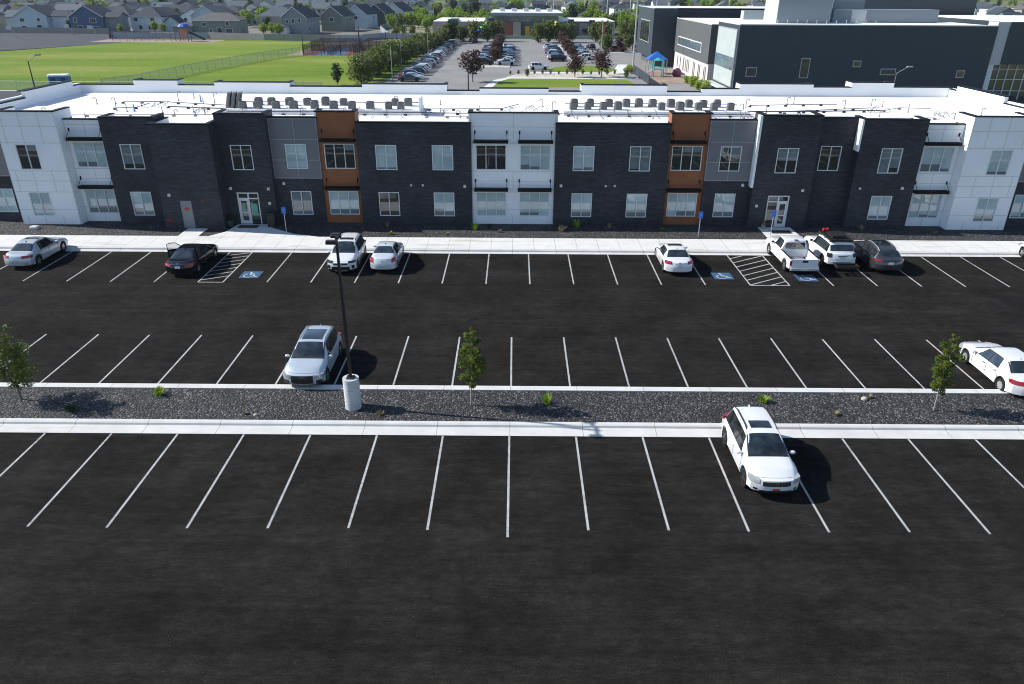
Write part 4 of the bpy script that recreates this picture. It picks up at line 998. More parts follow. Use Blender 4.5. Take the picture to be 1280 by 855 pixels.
# pickup truck
PP = dict(L=5.35, W=1.86, r=.375, zb=.36, wheels=(-1.62, 1.62), zm=.7, round=(.18, .12), body_y=(-.62, 2.675),
    top=[(-2.675, 1.12), (-.66, 1.2), (-.62, 1.62), (-.5, 1.74), (-.2, 1.79), (.25, 1.79), (.45, 1.74), (1.15, 1.22), (1.8, 1.15), (2.675, .98)],
    belt=[(-2.675, 1.10), (0, 1.12), (1.2, 1.08), (2.675, .9)], wr=[(-2.675, .70), (-.6, .70), (0, .70), (.4, .70), (1.2, .80), (2.675, .74)],
    screen=(1.12, .47), rear=(-.60, -.53), rear_t=7.2, side=[(.02, .85, .04, .50), (-.45, -.08, -.42, -.06)], doors=[.95, -.02, -.55], handles=[.15], mirror=(.78, 1.2), fin=None, mirror_m=M['trim'], fin_m=M['trim'],
    faces=[('headlight', 'headclear', .5, .86, .72, .92, True, .3, True)])
PK, SP = make_vehicle(PP, 'pickup_truck', 'white pickup truck with an empty bed parked beside the right hatched bay', 'pickup truck', (18.75, 47.35, 0), 0, pw)
for o in list(PK.children):
    if o.name.split('.')[0] in ('rear_window', 'antenna'): bpy.data.objects.remove(o)
MB().add([(-.66, -.634, 1.18), (.66, -.634, 1.18), (.60, -.634, 1.58), (-.60, -.634, 1.58)], [(0, 1, 2, 3)]).build('rear_window', M['carglass'], PK)
MB().box(-.12, .12, -.62, -.52, 1.73, 1.77).build('brake_light', M['tail'], PK)
bed = MB()
ys = [-2.62+i*(1.97/40) for i in range(41)]+[-1.62-SP.Ra, -1.62+SP.Ra]; ys.sort()
for sd in (-1, 1):
    v = []; n = 6
    for y in ys:
        z0 = SP.zbot(y); 
        for (x, z) in ((.90, z0), (.935, z0+.05), (.935, .95), (.92, 1.10), (.84, 1.12), (.83, .62)): v.append((sd*x, y, z))
    bed.add(v, [(j*n+i, j*n+i+1, (j+1)*n+i+1, (j+1)*n+i) for j in range(len(ys)-1) for i in range(n-1)])
bed.box(-.84, .84, -2.6, -.64, .60, .62)
for sd in (-1, 1): bed.rbox(min(sd*.55, sd*.83), max(sd*.55, sd*.83), -2.0, -1.24, .62, .82, .06)
bed.box(-.84, .84, -.70, -.655, .5, 1.15)
for k in range(9): bed.box(-.5+k*.125-.02, -.5+k*.125+.02, -2.6, -.72, .62, .632)
bo = bed.build('bed', pw, PK); 
b = MB(); b.box(-.92, .92, -2.70, -2.625, .55, 1.12); b.build('tailgate', pw, PK)
MB().box(-.17, .17, -2.712, -2.701, .92, 1.06).build('tailgate_handle', M['trim'], PK)
for sd in (-1, 1): MB().box(min(sd*.845, sd*.95), max(sd*.845, sd*.95), -2.715, -2.60, .72, 1.02).build('tail_light', M['tail'], PK)
MB().rbox(-.93, .93, -2.86, -2.705, .42, .58, .04).build('rear_bumper', M['steel'], PK)
MB().box(-.22, .22, -2.875, -2.861, .42, .56).build('licence_plate', M['plate'], PK)
for sd in (-1, 1): MB().box(min(sd*.83, sd*.945), max(sd*.83, sd*.945), -2.62, -.66, 1.121, 1.14).build('bed_rail', M['trim'], PK)

# ------------------------------------------------------------------ lamp post, signs
LP = empty('lamp_post', (-6.85, 27.75, .1), 0, 'dark square lamp post with twin flat heads on a concrete pier in the gravel', 'lamp post')
b = MB(); pr = []
for i in range(9): z = i*.165; pr += [(.35, z), (.345, z+.15), (.335, z+.155), (.335, z+.163)]
b.lathe(pr[:-2], 28); b.build('concrete_pier', concrete_mat('pier_concrete', (.52, .54, .55)), LP, smooth=30)
MB().rbox(-.17, .17, -.17, .17, 1.46, 1.52, .02).build('base_plate', M['darkmetal'], LP)
b = MB(); v = []
for z, h in ((1.5, .064), (7.75, .045)): v += [(-h, -h, z), (h, -h, z), (h, h, z), (-h, h, z)]
b.add(v, [(0, 1, 5, 4), (1, 2, 6, 5), (2, 3, 7, 6), (3, 0, 4, 7), (4, 5, 6, 7)]); b.build('pole', M['darkmetal'], LP)
for dy in (-1, 1):
    b = MB(); b.box(-.04, .04, min(0, dy*.35), max(0, dy*.35), 7.6, 7.68); a = b.build('lamp_arm', M['darkmetal'], LP)
    b = MB(); b.rbox(-.32, .10, dy*.35-.17 if dy < 0 else .30, -.30 if dy < 0 else dy*.35+.17, 7.6, 7.72, .03)
    b.rbox(-.3, .05, dy*.45-.1, dy*.45+.1, 7.72, 7.76, .02); b.build('lamp_head', M['darkmetal'], a)
def access_sign(x, y, label, h=1.95):
    t = empty('access_sign', (x, y, .1), 0, label, 'sign', 'access parking signs at the pavement')
    MB().tube([(0, 0, 0), (0, 0, h)], .03, 7).build('post', M['steel'], t)
    p = MB().box(-.16, .16, -.045, -.032, h-.5, h).build('sign_plate', mat('sign_blue', (.02, .13, .55), .4), t)
    mb = MB(); T = Matrix.Translation((0, -.048, h-.22)) @ Matrix.Rotation(PI/2, 4, 'X'); wheelchair(mb, T, .26); mb.build('access_symbol', M['paint'], p)
access_sign(-16.9, 53.0, 'blue access parking sign on a grey post left of the white crossover')
access_sign(13.72, 52.4, 'blue access parking sign on a grey post by the white sedan')
access_sign(19.2, 52.9, 'blue access parking sign on a grey post in front of the right entrance')
tb = empty('litter_bin', (-18.35, 54.4, .15), 0, 'black litter bin against the brick wall right of the left entrance', 'litter bin')
MB().rbox(-.3, .3, -.28, .28, 0, .95, .06).build('body', M['black'], tb); MB().rbox(-.33, .33, -.31, .31, .95, 1.08, .08).build('lid', M['darkmetal'], tb)
pl = empty('flower_pot', (19.15, 54.55, .15), 0, 'potted red flowers left of the right entrance door', 'flower pot')
MB().lathe([(.12, 0), (.19, .3), (.16, .3)], 10).build('pot', M['paleb'], pl)
FLOWER = pl
pl2 = empty('planter', (-21.55, 54.3, .15), 0, 'dark green planter at the left side of the left entrance', 'planter')
MB().lathe([(.22, 0), (.3, .5), (.27, .5), (.26, .44)], 12).build('pot', mat('green_pot', (.02, .06, .05), .5), pl2)

# ------------------------------------------------------------------ vegetation
def leaf_cloud(clumps, n, size, r, flat=.6):
    # n small leaf faces scattered through the volume of the clumps (x, y, z, radius, squash)
    mb = MB(); wts = [c[3]**2 for c in clumps]
    for c in r.choices(clumps, wts, k=n):
        while True:
            d = Vector((r.gauss(0, 1), r.gauss(0, 1), r.gauss(0, 1)))
            if d.length > .05: break
        d = d.normalized()*c[3]*(r.random()**.45)*r.uniform(.8, 1.12)
        p = Vector((c[0]+d.x, c[1]+d.y, c[2]+d.z*c[4]))
        s = size*r.uniform(.6, 1.3); a = Vector((r.uniform(-1, 1), r.uniform(-1, 1), r.uniform(-flat, flat))).normalized()*s
        b_ = a.cross(Vector((r.uniform(-.6, .6), r.uniform(-.6, .6), 1))).normalized()*s*.55
        mb.quad(p-a, p+b_, p+a, p-b_)
    return mb
def limb_tree(h, trunk_r, crown0, crown_r, nl, nleaf, lsize, r, shape='oval', lean=(0, 0), bark_='bark', clr=.33):
    tr = MB(); cl = []
    tp = [(lean[0]*h*t+r.uniform(-.02, .02)*h*.5*t, lean[1]*h*t+r.uniform(-.02, .02)*h*.5*t, h*t) for t in (0, .25, .5, .75, .93)]
    tr.tube(tp, [trunk_r, trunk_r*.8, trunk_r*.55, trunk_r*.3, trunk_r*.1], 7)
    for i in range(nl):
        t = crown0+(1-crown0)*(i+.5)/nl*.97; 
        prof = {'oval': math.sin(PI*min(1, (t-crown0)/(1-crown0)*.92+.08))**.6, 'cone': 1.05-(t-crown0)/(1-crown0), 'round': math.sin(PI*(.15+.8*(t-crown0)/(1-crown0)))**.5}[shape]
        a = i*2.4+r.uniform(-.5, .5); L_ = crown_r*prof*r.uniform(.65, 1.05)
        x0, y0 = lean[0]*h*t*.8, lean[1]*h*t*.8; z0 = h*max(crown0*.8, t-.1)
        e = (x0+math.cos(a)*L_*.75, y0+math.sin(a)*L_*.75, h*t+L_*.15)
        tr.tube([(x0, y0, z0), ((x0+e[0])/2, (y0+e[1])/2, (z0+e[2])/2-.02*h), e], [trunk_r*.4, trunk_r*.25, trunk_r*.08], 5)
        cl.append((*e, max(.12*crown_r, L_*clr), 1.)); 
        cl.append((x0+math.cos(a)*L_*.35, y0+math.sin(a)*L_*.35, h*t, max(.12*crown_r, L_*clr*.9), 1.))
    return tr, leaf_cloud(cl, nleaf, lsize, r)
def plant_tree(name, label, cat, loc, args, leaf, bark='bark', group=None, seed=1, rz=0):
    r = random.Random(seed); t = empty(name, loc, rz, label, cat, group)
    tr, cr = limb_tree(*args[0], r, **args[1])
    tr.build('trunk', M[bark], t, smooth=50); cr.build('crown', M[leaf], t)
    return t
plant_tree('young_tree', 'young green tree on the gravel island in the middle of the picture', 'tree', (-1.72, 28.0, .1), [(3.8, .035, .22, .66, 28, 6000, .045), dict(shape='oval', lean=(.03, .0), clr=.36)], 'leafy', 'paleb', 'young trees on the gravel island', 5)
plant_tree('young_tree', 'young green tree on the gravel island at the right, beside the white sedan', 'tree', (18.55, 27.8, .1), [(3.7, .035, .22, .60, 28, 5600, .045), dict(shape='oval', lean=(.01, .02), clr=.36)], 'leafy', 'paleb', 'young trees on the gravel island', 9)
plant_tree('young_tree', 'dark young tree on the gravel island at the left edge', 'tree', (-21.7, 28.2, .1), [(3.5, .045, .2, 1.15, 26, 5200, .055), dict(shape='round', lean=(-.05, .0), clr=.34)], 'leafy', 'bark', 'young trees on the gravel island', 14)
def tuft(x, y, z, rad, h, leaf, label, n=70, seed=0):
    r = random.Random(seed*7+3); mb = MB()
    for i in range(n):
        a = r.uniform(0, 2*PI); q = rad*r.random()**.6; L_ = h*r.uniform(.5, 1.1); o = r.uniform(.2, .8)*rad
        b0 = Vector((math.cos(a)*q*.4, math.sin(a)*q*.4, 0)); tip = Vector((math.cos(a)*(q*.4+o), math.sin(a)*(q*.4+o), L_)); mid = (b0+tip)/2+Vector((0, 0, L_*.2))
        p = Vector((-math.sin(a), math.cos(a), 0))*.018
        mb.add([b0-p, b0+p, mid+p*1.4, mid-p*1.4, tip], [(0, 1, 2, 3), (3, 2, 4)])
    mb.build('shrub', M[leaf], label=label, cat='shrub', group='small plants in the gravel', loc=(x, y, z))
for i, (x, y, rad, h, m_, lb) in enumerate([
    (-15.8, 28.7, .38, .35, 'leafl', 'bright green tuft in the gravel left of the silver blue SUV'), (1.65, 28.2, .38, .40, 'leafb', 'bright green tuft in the tree shadow near the middle of the gravel island'),
    (11.3, 28.4, .34, .32, 'leafb', 'yellow green tuft in the gravel just behind the nearest white crossover'), (-5.55, 27.1, .22, .22, 'dry', 'small dry tuft at the foot of the concrete lamp pier'),
    (-19.0, 27.3, .35, .3, 'leafd', 'dark green tuft inside the shadow of the left tree'), (-11.4, 27.1, .16, .15, 'dry', 'tiny brown tuft between the lamp post and the left tree'), (14.1, 27.4, .22, .18, 'dry', 'dry tuft right of the nearest white crossover'),
    (16.2, 28.9, .2, .16, 'dry', 'pale dry tuft by the kerb near the right young tree'),
    (-9.6, 54.6, .3, .4, 'dry', 'dry shrub against the brick wall behind the pale sedan'), (-2.9, 54.0, .45, .5, 'leafb', 'olive shrub at the left corner of the central white bay'), (-1.8, 54.4, .25, .35, 'leafd', 'dark small shrub under the left window of the white bay'),
    (4.9, 54.7, .45, .6, 'leafb', 'taller shrub against the brick right of the white bay'), (3.7, 53.7, .5, .45, 'dry', 'pale wispy shrub in front of the right corner of the white bay'), (7.4, 54.6, .25, .4, 'dry', 'thin dry shrub between the two ground floor windows right of the white bay'),
    (-1.0, 53.3, .2, .25, 'dry', 'small dry tuft before the centre of the white bay'), (-4.9, 52.7, .15, .2, 'leafl', 'tiny yellow flower tuft by the pavement left of centre'), (-9.1, 52.7, .2, .25, 'leafl', 'yellow green tuft by the pavement behind the pale sedan'),
    (11.3, 54.0, .2, .25, 'leafl', 'small green tuft at the foot of the right rust bay'), (-27.3, 53.6, .22, .2, 'dry', 'dry tuft left of the grey side door'), (26.6, 54.5, .35, .35, 'dry', 'reddish dry shrub behind the graphite SUV'), (31.8, 53.6, .2, .2, 'dry', 'dry tuft near the right white bay')]):
    tuft(x, y, .1, rad, h, m_, lb, 60 if rad > .3 else 36, i)
r = random.Random(4); leaf_cloud([(0, 0, .45, .22, .8)], 90, .05, r).build('flowers', M['leafl'], FLOWER); leaf_cloud([(0, 0, .55, .18, .6)], 50, .04, r).build('blooms', M['red'], FLOWER)
leaf_cloud([(0, 0, .7, .3, .9)], 150, .07, r).build('foliage', M['leafd'], pl2)
rb = random.Random(8); gb = MB()
for (x, y) in ((-34.7, 53.2), (-21.9, 52.9), (-8.7, 53.0)): pass
tag(MB().rbox(-36.35, -35.75, 53.3, 53.75, .1, .32, .08).build('landscape_light', M['lampw']), 'white ground box in the gravel below the left white bay', 'utility box')
# loose stones standing proud in the gravel
st = MB(); rs = random.Random(21)
for i in range(2600):
    if i % 3: x, y = rs.uniform(-24, 24), rs.uniform(26.65, 29.2)
    else: x, y = rs.uniform(-42, 42), rs.uniform(51.9, 54.6)
    if not (i % 3) and (-24.6 < x < -13.8 or 18.6 < x < 21.6): continue
    q = rs.uniform(.02, .045); a = rs.uniform(0, 6.28); v = []
    for k in range(5): v.append((x+q*math.cos(a+k*1.257)*rs.uniform(.7, 1.1), y+q*math.sin(a+k*1.257)*rs.uniform(.7, 1.1), .105))
    v.append((x+rs.uniform(-.01, .01), y, .11+q*rs.uniform(.6, 1.)))
    st.cur = 0 if rs.random() < .78 else 1
    st.add(v, [(k, (k+1) % 5, 5) for k in range(5)])
st.build('loose_stones', [mat('stone_dark', (.05, .05, .052), .8), mat('stone_pale', (.24, .23, .22), .8)], kind='stuff')
for i, (x, y, s_) in enumerate(((15.9, 28.7, .13), (-1.2, 26.0, .0), (10.3, 27.6, .1), (-10.9, 27.0, .09))):
    if s_: tag(MB().rbox(x-s_, x+s_, y-s_*.7, y+s_*.7, .1, .1+s_*1.1, s_*.5).build('rock', M['rock'], smooth=60), ['pale brown rock by the back kerb left of the right young tree', '', 'small pale rock near the kerb behind the nearest white crossover', 'small brown rock in the gravel left of the lamp pier'][i], 'rock')

# background tree kinds: built once, then copied
def kind_tree(args, leaf, bark, seed):
    r = random.Random(seed); tr, cr = limb_tree(*args[0], r, **args[1]); t = empty('tree'); tr.build('trunk', M[bark], t, smooth=50); cr.build('crown', M[leaf], t); return t
KT = {}
def tree_at(kind, x, y, s, label, group, z=0.):
    if kind not in KT:
        a = {'olive': ([(4.9, .12, .10, 2.4, 26, 1300, .30), dict(shape='round', clr=.42)], 'leafo'), 'olive2': ([(4.6, .12, .06, 2.7, 26, 1300, .30), dict(shape='round', clr=.42)], 'leafo'),
             'purple': ([(4.3, .10, .3, 1.9, 22, 900, .26), dict(shape='round', clr=.45)], 'leafp'), 'bright': ([(6.5, .14, .25, 2.8, 22, 700, .45), dict(shape='round', clr=.42)], 'leafb'),
             'dark': ([(7, .14, .15, 2.6, 22, 700, .45), dict(shape='oval', clr=.42)], 'leafd'), 'conifer': ([(8, .16, .08, 1.9, 26, 800, .38), dict(shape='cone', clr=.4)], 'leafd'),
             'lime': ([(1.6, .05, .1, .95, 20, 700, .13), dict(shape='round', clr=.5)], 'leafl'), 'small': ([(3.0, .06, .1, 1.0, 20, 500, .2), dict(shape='oval', clr=.5)], 'leafo')}[kind]
        KT[kind] = kind_tree(a[0], a[1], 'bark', len(KT)+30); t = KT[kind]
    else: t = copy_tree(KT[kind])
    t.name = {'purple': 'purple_leaved_tree', 'conifer': 'conifer_tree', 'lime': 'round_shrub', 'small': 'small_shrub'}.get(kind, 'leafy_tree')
    t.location = (x, y, z); t.rotation_euler.z = rv.uniform(0, 6.28); t.scale = (s*rv.uniform(.9, 1.1), s*rv.uniform(.9, 1.1), s*rv.uniform(.9, 1.1))
    tag(t, label, 'shrub' if kind in ('lime', 'small') else 'tree', group); return t
rv = random.Random(17)
for i in range(24):
    y = 147+i*5.6; x = -29.2+(i*.32)+rv.uniform(-.6, .6)
    tree_at('olive' if i % 2 else 'olive2', x, y, rv.uniform(.85, 1.12), 'olive green hedge tree beside the far lot, number %d from the near end' % (i+1), 'hedge trees along the school parking')
for i in range(5): tree_at('olive2' if i % 2 else 'olive', -31.6+rv.uniform(-.6, .6)+i*.5, 162+i*9, rv.uniform(.75, .95), 'olive green bush on the field side of the hedge row, %s from the near end' % ordinal(i), 'hedge trees beside the sports field')
tree_at('dark', -33.2, 144.5, .55, 'small dark green bush just behind the flat roof, left of the far parking lot', None)
for x, y, s, k, lb in [(-8.2, 150.5, 1.35, 'purple', 'purple-leaved tree standing alone at the left lane of the far parking lot'), (12.3, 160, 1.0, 'purple', 'purple-leaved tree in the rock bed above the lawn'), (17.8, 160.5, 1.15, 'purple', 'larger purple-leaved tree right of its neighbour in the rock bed'), (22.6, 158, .8, 'small', 'thin small tree at the right end of the rock bed'),
    (-20.6, 258, 1.1, 'dark', 'dark egg-shaped tree at the far end of the left car row'), (2.5, 160, .6, 'small', 'bare little tree at the left end of the rock bed')]:
    tree_at(k, x, y, s, lb, None)
for i in range(6): tree_at('purple', -4.7+rv.uniform(-.3, .3), 184+i*11.5, rv.uniform(.75, 1.0), 'purple-leaved tree in the planted strip between two rows of parked cars', 'purple trees between the parked cars')
for i in range(5): tree_at('purple', 14.2, 192+i*12, rv.uniform(.8, 1.05), 'purple-leaved tree in the strip right of the middle lane', 'purple trees right of the middle lane')
for i in range(6): tree_at('purple' if i % 2 else 'olive', 26+i*3.4, 226+rv.uniform(-3, 14), rv.uniform(.9, 1.2), 'tree in the parking lot left of the grey school wing', 'trees near the grey school wing')
for x, y, s in [(-14, 266, 1.2), (-9.5, 267, 1.3), (-6, 268, 1.2), (7.5, 262, 1.2), (11, 264, 1.25), (14.5, 264, 1.3), (18, 266, 1.2), (27, 268, 1.3), (30, 266, 1.3), (36, 262, 1.3), (40, 268, 1.4), (-18, 267, 1.1), (44, 272, 1.4)]:
    tree_at('olive', x, y, s, 'round green tree on the verge in front of the low school', 'verge trees before the low school')
for i in range(7): tree_at('lime', 33.2+(i % 2)*1.0, 136+i*2.4, rv.uniform(.9, 1.15), 'round lime-green shrub in the row beside the white school wall', 'lime shrubs by the white school wall')
for i in range(3): tree_at('lime', 24.8+i*.2, 168+i*2.4, .9, 'lime-green shrub at the left corner of the school playground', 'lime shrubs at the playground corner')
for i in range(14): tree_at('small', -1+i*1.7, 164.5+rv.uniform(-.5, .8), rv.uniform(.3, .45), 'low dark shrub in the rock bed above the lawn', 'low shrubs in the rock bed')

# ------------------------------------------------------------------ far parking cars
def far_car(P, paint, name):
    S = Shape(P); body = S.shell(26, capx=3); body.cur = 0
    mb = MB(); mb.v = body.v; mb.f = body.f; mb.mi = [0]*len(body.f)
    def merge(o, mi): mb.cur = mi; mb.add(o.v, o.f)
    ws = P['screen']; merge(S.across(ws[1], ws[0]-.05, 7.2, nS=3, nX=2, off=.02), 1); merge(S.across(P['rear'][0], P['rear'][1], 7.2, nS=3, nX=2, off=.02), 1)
    for q in P['side']:
        for sd in (-1, 1): merge(S.patch(*q, 5.35, 6.95, sd, .02, 4, 1), 1)
    w_ = MB()
    for wy in S.wy:
        for sd in (-1, 1): w_.lathe([(.05, -.1), (S.r, -.1), (S.r, .1), (.05, .1)], 12, (sd*(S.hw0-.11), wy, S.r), 'x')
    merge(w_, 2)
    t_ = MB()
    for sd in (-1, 1): S.wbox(min(sd*.5, sd*.92), max(sd*.5, sd*.92), -S.L-.02, -S.L+.3, .8, 1.0, 3, 1, 1, t_)
    merge(t_, 3)
    return mb.build(name, [paint, M['carglass'], M['tyre'], M['tail']], smooth=40)
pal = {'white': pw, 'silver': psil, 'black': pblk, 'grey': pgry, 'blue': carpaint('navy', (.02, .05, .14), .3), 'red': carpaint('maroon', (.18, .012, .02), .2), 'light blue': carpaint('steel_blue', (.12, .22, .34), .4)}
protos = {}
for c, p in pal.items():
    for nm, P in (('sedan', sedan()), ('suv', suv())):
        protos[(nm, c)] = far_car(P, p, 'parked_'+nm)
used = set()
rc_ = random.Random(31)
def far(x, y, rz, c, nm, label, group):
    key = (nm, c)
    o = protos[key] if key not in used else protos[key].copy()
    if key in used: COL.objects.link(o)
    used.add(key)
    o.location = (x, y, .01); o.rotation_euler.z = rz; tag(o, label, 'car', group)
def row(n, x, y0, rz, where, group, skip=.1, dy=2.75, cols=None, dx=0.):
    for i in range(n):
        if rc_.random() < skip: continue
        c = rc_.choice(cols or ['white', 'white', 'silver', 'black', 'black', 'grey', 'grey', 'blue', 'red', 'light blue']); nm = rc_.choice(['sedan', 'suv', 'suv'])
        far(x+dx*i+rc_.uniform(-.3, .3), y0+i*dy+1.4, rz+rc_.uniform(-.03, .03)+(PI if rc_.random() < .2 else 0), c, nm, '%s %s, bay %d from the near end, %s' % (c, 'sedan' if nm == 'sedan' else 'SUV', i+1, where), group)
row(38, -20.6, 147, PI/2, 'long row beside the hedge', 'cars in the row beside the hedge', .04)
row(19, -7.3, 184, -PI/2, 'row left of the purple trees', 'cars left of the purple tree strip', .08)
row(19, -2.0, 184, PI/2, 'row right of the purple trees', 'cars right of the purple tree strip', .12)
row(16, 10.6, 194, -PI/2, 'row right of the middle lane', 'cars right of the middle lane', .2)
row(15, 17.6, 198, PI/2, 'row left of the flagpole', 'pale cars near the flagpole', .1, cols=['white', 'light blue', 'silver', 'silver', 'black'])
row(12, 29.5, 226, PI/2, 'row nearest the grey school', 'cars near the grey school wing', .1); row(12, 36.5, 226, -PI/2, 'last row by the grey school', 'cars against the grey school wing', .1)
far(5.2, 174.5, -PI/2+.1, 'white', 'suv', 'white SUV driving along the cross lane above the lawn', None)
far(20.8, 200.5, PI/2, 'white', 'suv', 'white SUV in the lane right of the flagpole', None)
far(-14.0, 262, .4, 'black', 'suv', 'black SUV turning at the far end of the left lane', None)
far(22.5, 236, .2, 'black', 'suv', 'black SUV in the lane in front of the low school', None)
for k, o in protos.items():
    if k not in used: bpy.data.objects.remove(o)

# ------------------------------------------------------------------ grey school (right, three storeys)
S3 = empty('grey_school', (36, 128, 0), 0, 'large dark grey metal-clad school behind the right half of the flat roof', 'building')
def sp(mb, name, m, parent=S3, **kw):
    ox, oy = (36, 128); mb.v = [(x-ox, y-oy, z) for x, y, z in mb.v]; o = mb.build(name, m, **kw); o.parent = parent; return o
sp(MB().box(36, 77.2, 128, 142, 0, 11.35), 'main_block', M['schooldark'])
sp(MB().box(38.2, 77, 142.002, 146, 0, 11.2), 'recess_block', M['schoolgrey'])
sp(MB().box(35.8, 78, 146.002, 178, 3.9, 10.6), 'side_block', M['schoolgrey'])
sp(MB().box(36.0, 78, 146.01, 178, 0, 3.899), 'ground_wall', M['schoolwhite'])
sp(MB().box(31.3, 36.6, 182, 205, 1.9, 12.45), 'tall_block', M['schooldark']); sp(MB().box(36.6, 76, 186, 205, 0, 12.2), 'tall_block', M['schooldark'])
sp(MB().box(32.6, 40, 184, 204, 0, 1.9), 'ground_wall', M['schoolgrey'])
sp(MB().box(77.2, 79.2, 128.3, 131, 5.6, 12.0), 'column', M['schoollight']); sp(MB().box(79.2, 110, 128.1, 160, 5.7, 12.0), 'main_block', M['schooldark'])
b = MB(); b.box(36.2, 77, 128.2, 141.8, 11.35, 11.42); b.box(36, 78, 146.2, 178, 10.6, 10.68); b.box(31.5, 76, 186, 205, 12.45, 12.5); b.box(79.3, 110, 128.4, 160, 12.0, 12.06); sp(b, 'roof', M['roofm'])
b = MB(); b.box(35.95, 77.2, 127.96, 128.2, 11.35, 11.5); b.box(35.95, 36.2, 128.2, 142, 11.35, 11.5); b.box(35.75, 36.0, 146, 178, 10.6, 10.75); b.box(35.75, 38.2, 145.8, 146.0, 10.6, 10.75); b.box(31.25, 31.5, 181.95, 205, 12.45, 12.6); b.box(31.5, 36.6, 181.95, 182.2, 12.45, 12.6); sp(b, 'coping', M['schoollight'])
# translucent panels and glazing on the side of the main block
f = MB(); f.box(35.9, 35.998, 129.0, 141.2, 1.8, 10.7); fr = sp(f, 'window', M['steel'])
sp(MB().box(35.86, 35.9, 129.2, 141.0, 6.4, 10.5), 'pane', M['screen'], fr); sp(MB().box(35.86, 35.9, 129.2, 141.0, 4.4, 6.35), 'pane', M['glassC'], fr); sp(MB().box(35.86, 35.9, 129.2, 141.0, 2.0, 4.35), 'pane', M['screen'], fr)
sp(MB().box(34.7, 35.99, 128.6, 142, 1.2, 1.5), 'canopy', M['schoollight'])
f = MB(); f.box(35.7, 35.799, 152, 174.5, 5.4, 7.2); f.v = [(x, y, z) for x, y, z in f.v]; fr = sp(f, 'window', M['frame']); 
for i in range(9): sp(MB().box(35.66, 35.7, 152.3+i*2.45, 152.3+i*2.45+2.3, 5.6, 7.05), 'pane', M['glassC'], fr)
for i, y in enumerate((147.6, 148.8, 152.4, 153.6, 157, 158.2, 162.5, 164, 165.5, 167.5, 171, 174)): 
    fr = sp(MB().box(35.95, 35.999, y-.35, y+.35, .7, 3.3), 'window', M['frame']); sp(MB().box(35.93, 35.95, y-.28, y+.28, .78, 3.22), 'pane', M['glassB'], fr)
f = MB(); f.box(31.2, 31.299, 186, 200, 5.0, 9.8); fr = sp(f, 'window', M['steel'])
for i in range(4): sp(MB().box(31.16, 31.2, 186.3+i*3.4, 189.4+i*3.4, 5.2, 9.6), 'pane', M['glassB'], fr)
for (x0, x1, z0, z1) in ((37.84, 39.6, 3.6, 5.05), (46.6, 48.1, 3.4, 6.5), (55.1, 56.4, 5.15, 6.15), (59.8, 62.3, 3.95, 4.95), (72.25, 73.6, 3.6, 4.75)):
    fr = sp(MB().box(x0, x1, 127.93, 127.999, z0, z1), 'window', M['steel']); sp(MB().box(x0+.12, x1-.12, 127.9, 127.93, z0+.12, z1-.12), 'pane', M['glassB'], fr)
# curtain wall at the right end
sp(MB().box(78.4, 110, 129.5, 129.8, 0, 5.69), 'curtain_wall', M['glassB'])
b = MB()
for i in range(22): b.box(78.4+i*1.45, 78.5+i*1.45, 129.3, 129.499, 0, 5.69)
for z in (1.4, 3.2, 4.8): b.box(78.4, 110, 129.35, 129.497, z, z+.08)
b.box(77.3, 78.3, 128.4, 129.3, 0, 5.6); sp(b, 'mullion', M['frame'])
sp(MB().box(43.6, 52.4, 134, 141, 11.42, 15.6), 'penthouse', M['penth']); sp(MB().box(43.5, 43.6, 134, 141, 11.42, 15.6), 'penthouse_side', M['schoollight'])
sp(MB().box(54.5, 72.4, 138, 141.5, 11.42, 13.5), 'penthouse', M['penth']); sp(MB().box(57.5, 60, 137.9, 137.998, 11.43, 13.4), 'louvre_panel', M['schoollight'])
sp(MB().box(54.5, 61, 141.6, 150, 11.42, 14.9), 'penthouse', M['penth']); sp(MB().box(56, 92, 162, 176, 10.7, 15.2), 'penthouse', M['schooldark'])
sp(MB().box(42.5, 49.5, 150, 152, 11.4, 12.9), 'roof_screen', M['screen']); sp(MB().box(52.45, 54.45, 139, 145, 11.42, 15.0), 'stair_box', M['roofm'])
b = MB()
for i in range(14): b.tube([(38+i*1.6, 131, 11.4), (38+i*1.6, 131, 12.1)], .04, 4)
sp(b, 'roof_vents', M['steel'])
# its fenced playground
pc = empty('shade_canopy', (30.2, 168, 0), 0, 'blue pyramid shade canopy over the playground left of the grey school', 'canopy')
b = MB(); b.add([(-2.1, -2.1, 3.0), (2.1, -2.1, 3.0), (2.1, 2.1, 3.0), (-2.1, 2.1, 3.0), (0, 0, 4.5)], [(0, 1, 4), (1, 2, 4), (2, 3, 4), (3, 0, 4)]); b.build('sail', M['bluesail'], pc)
b = MB(); 
for x in (-1.9, 1.9):
    for y in (-1.9, 1.9): b.tube([(x, y, 0), (x, y, 3.05)], .09, 6)
b.build('post', M['steel'], pc)
pg = empty('play_tower', (29.6, 162, 0), 0, 'teal and red play tower with a slide below the blue shade canopy', 'play tower')
b = MB()
for x in (-1, 1):
    for y in (-1, 1): b.tube([(x, y, 0), (x, y, 3.2)], .1, 6)
b.box(-1, 1, -1, 1, 1.4, 1.5); b.build('frame', M['teal'], pg)
b = MB(); b.add([(-1, -.4, 1.5), (-1, .4, 1.5), (-3.6, .5, .2), (-3.6, -.5, .2)], [(0, 1, 2, 3)]); b.box(-3.7, -3.6, -.6, .6, 0, .35); b.build('slide', M['teal'], pg)
b = MB(); b.lathe([(1.1, 3.2), (.1, 3.7)], 8); b.build('roof', M['teal'], pg)
b = MB(); b.lathe([(.8, 0), (1.0, .7), (.8, 1.3), (.3, 1.7)], 12, (4.0, 0, 0)); b.build('climbing_dome', mat('maroon_plastic', (.12, .02, .05), .5), pg)
b = MB()
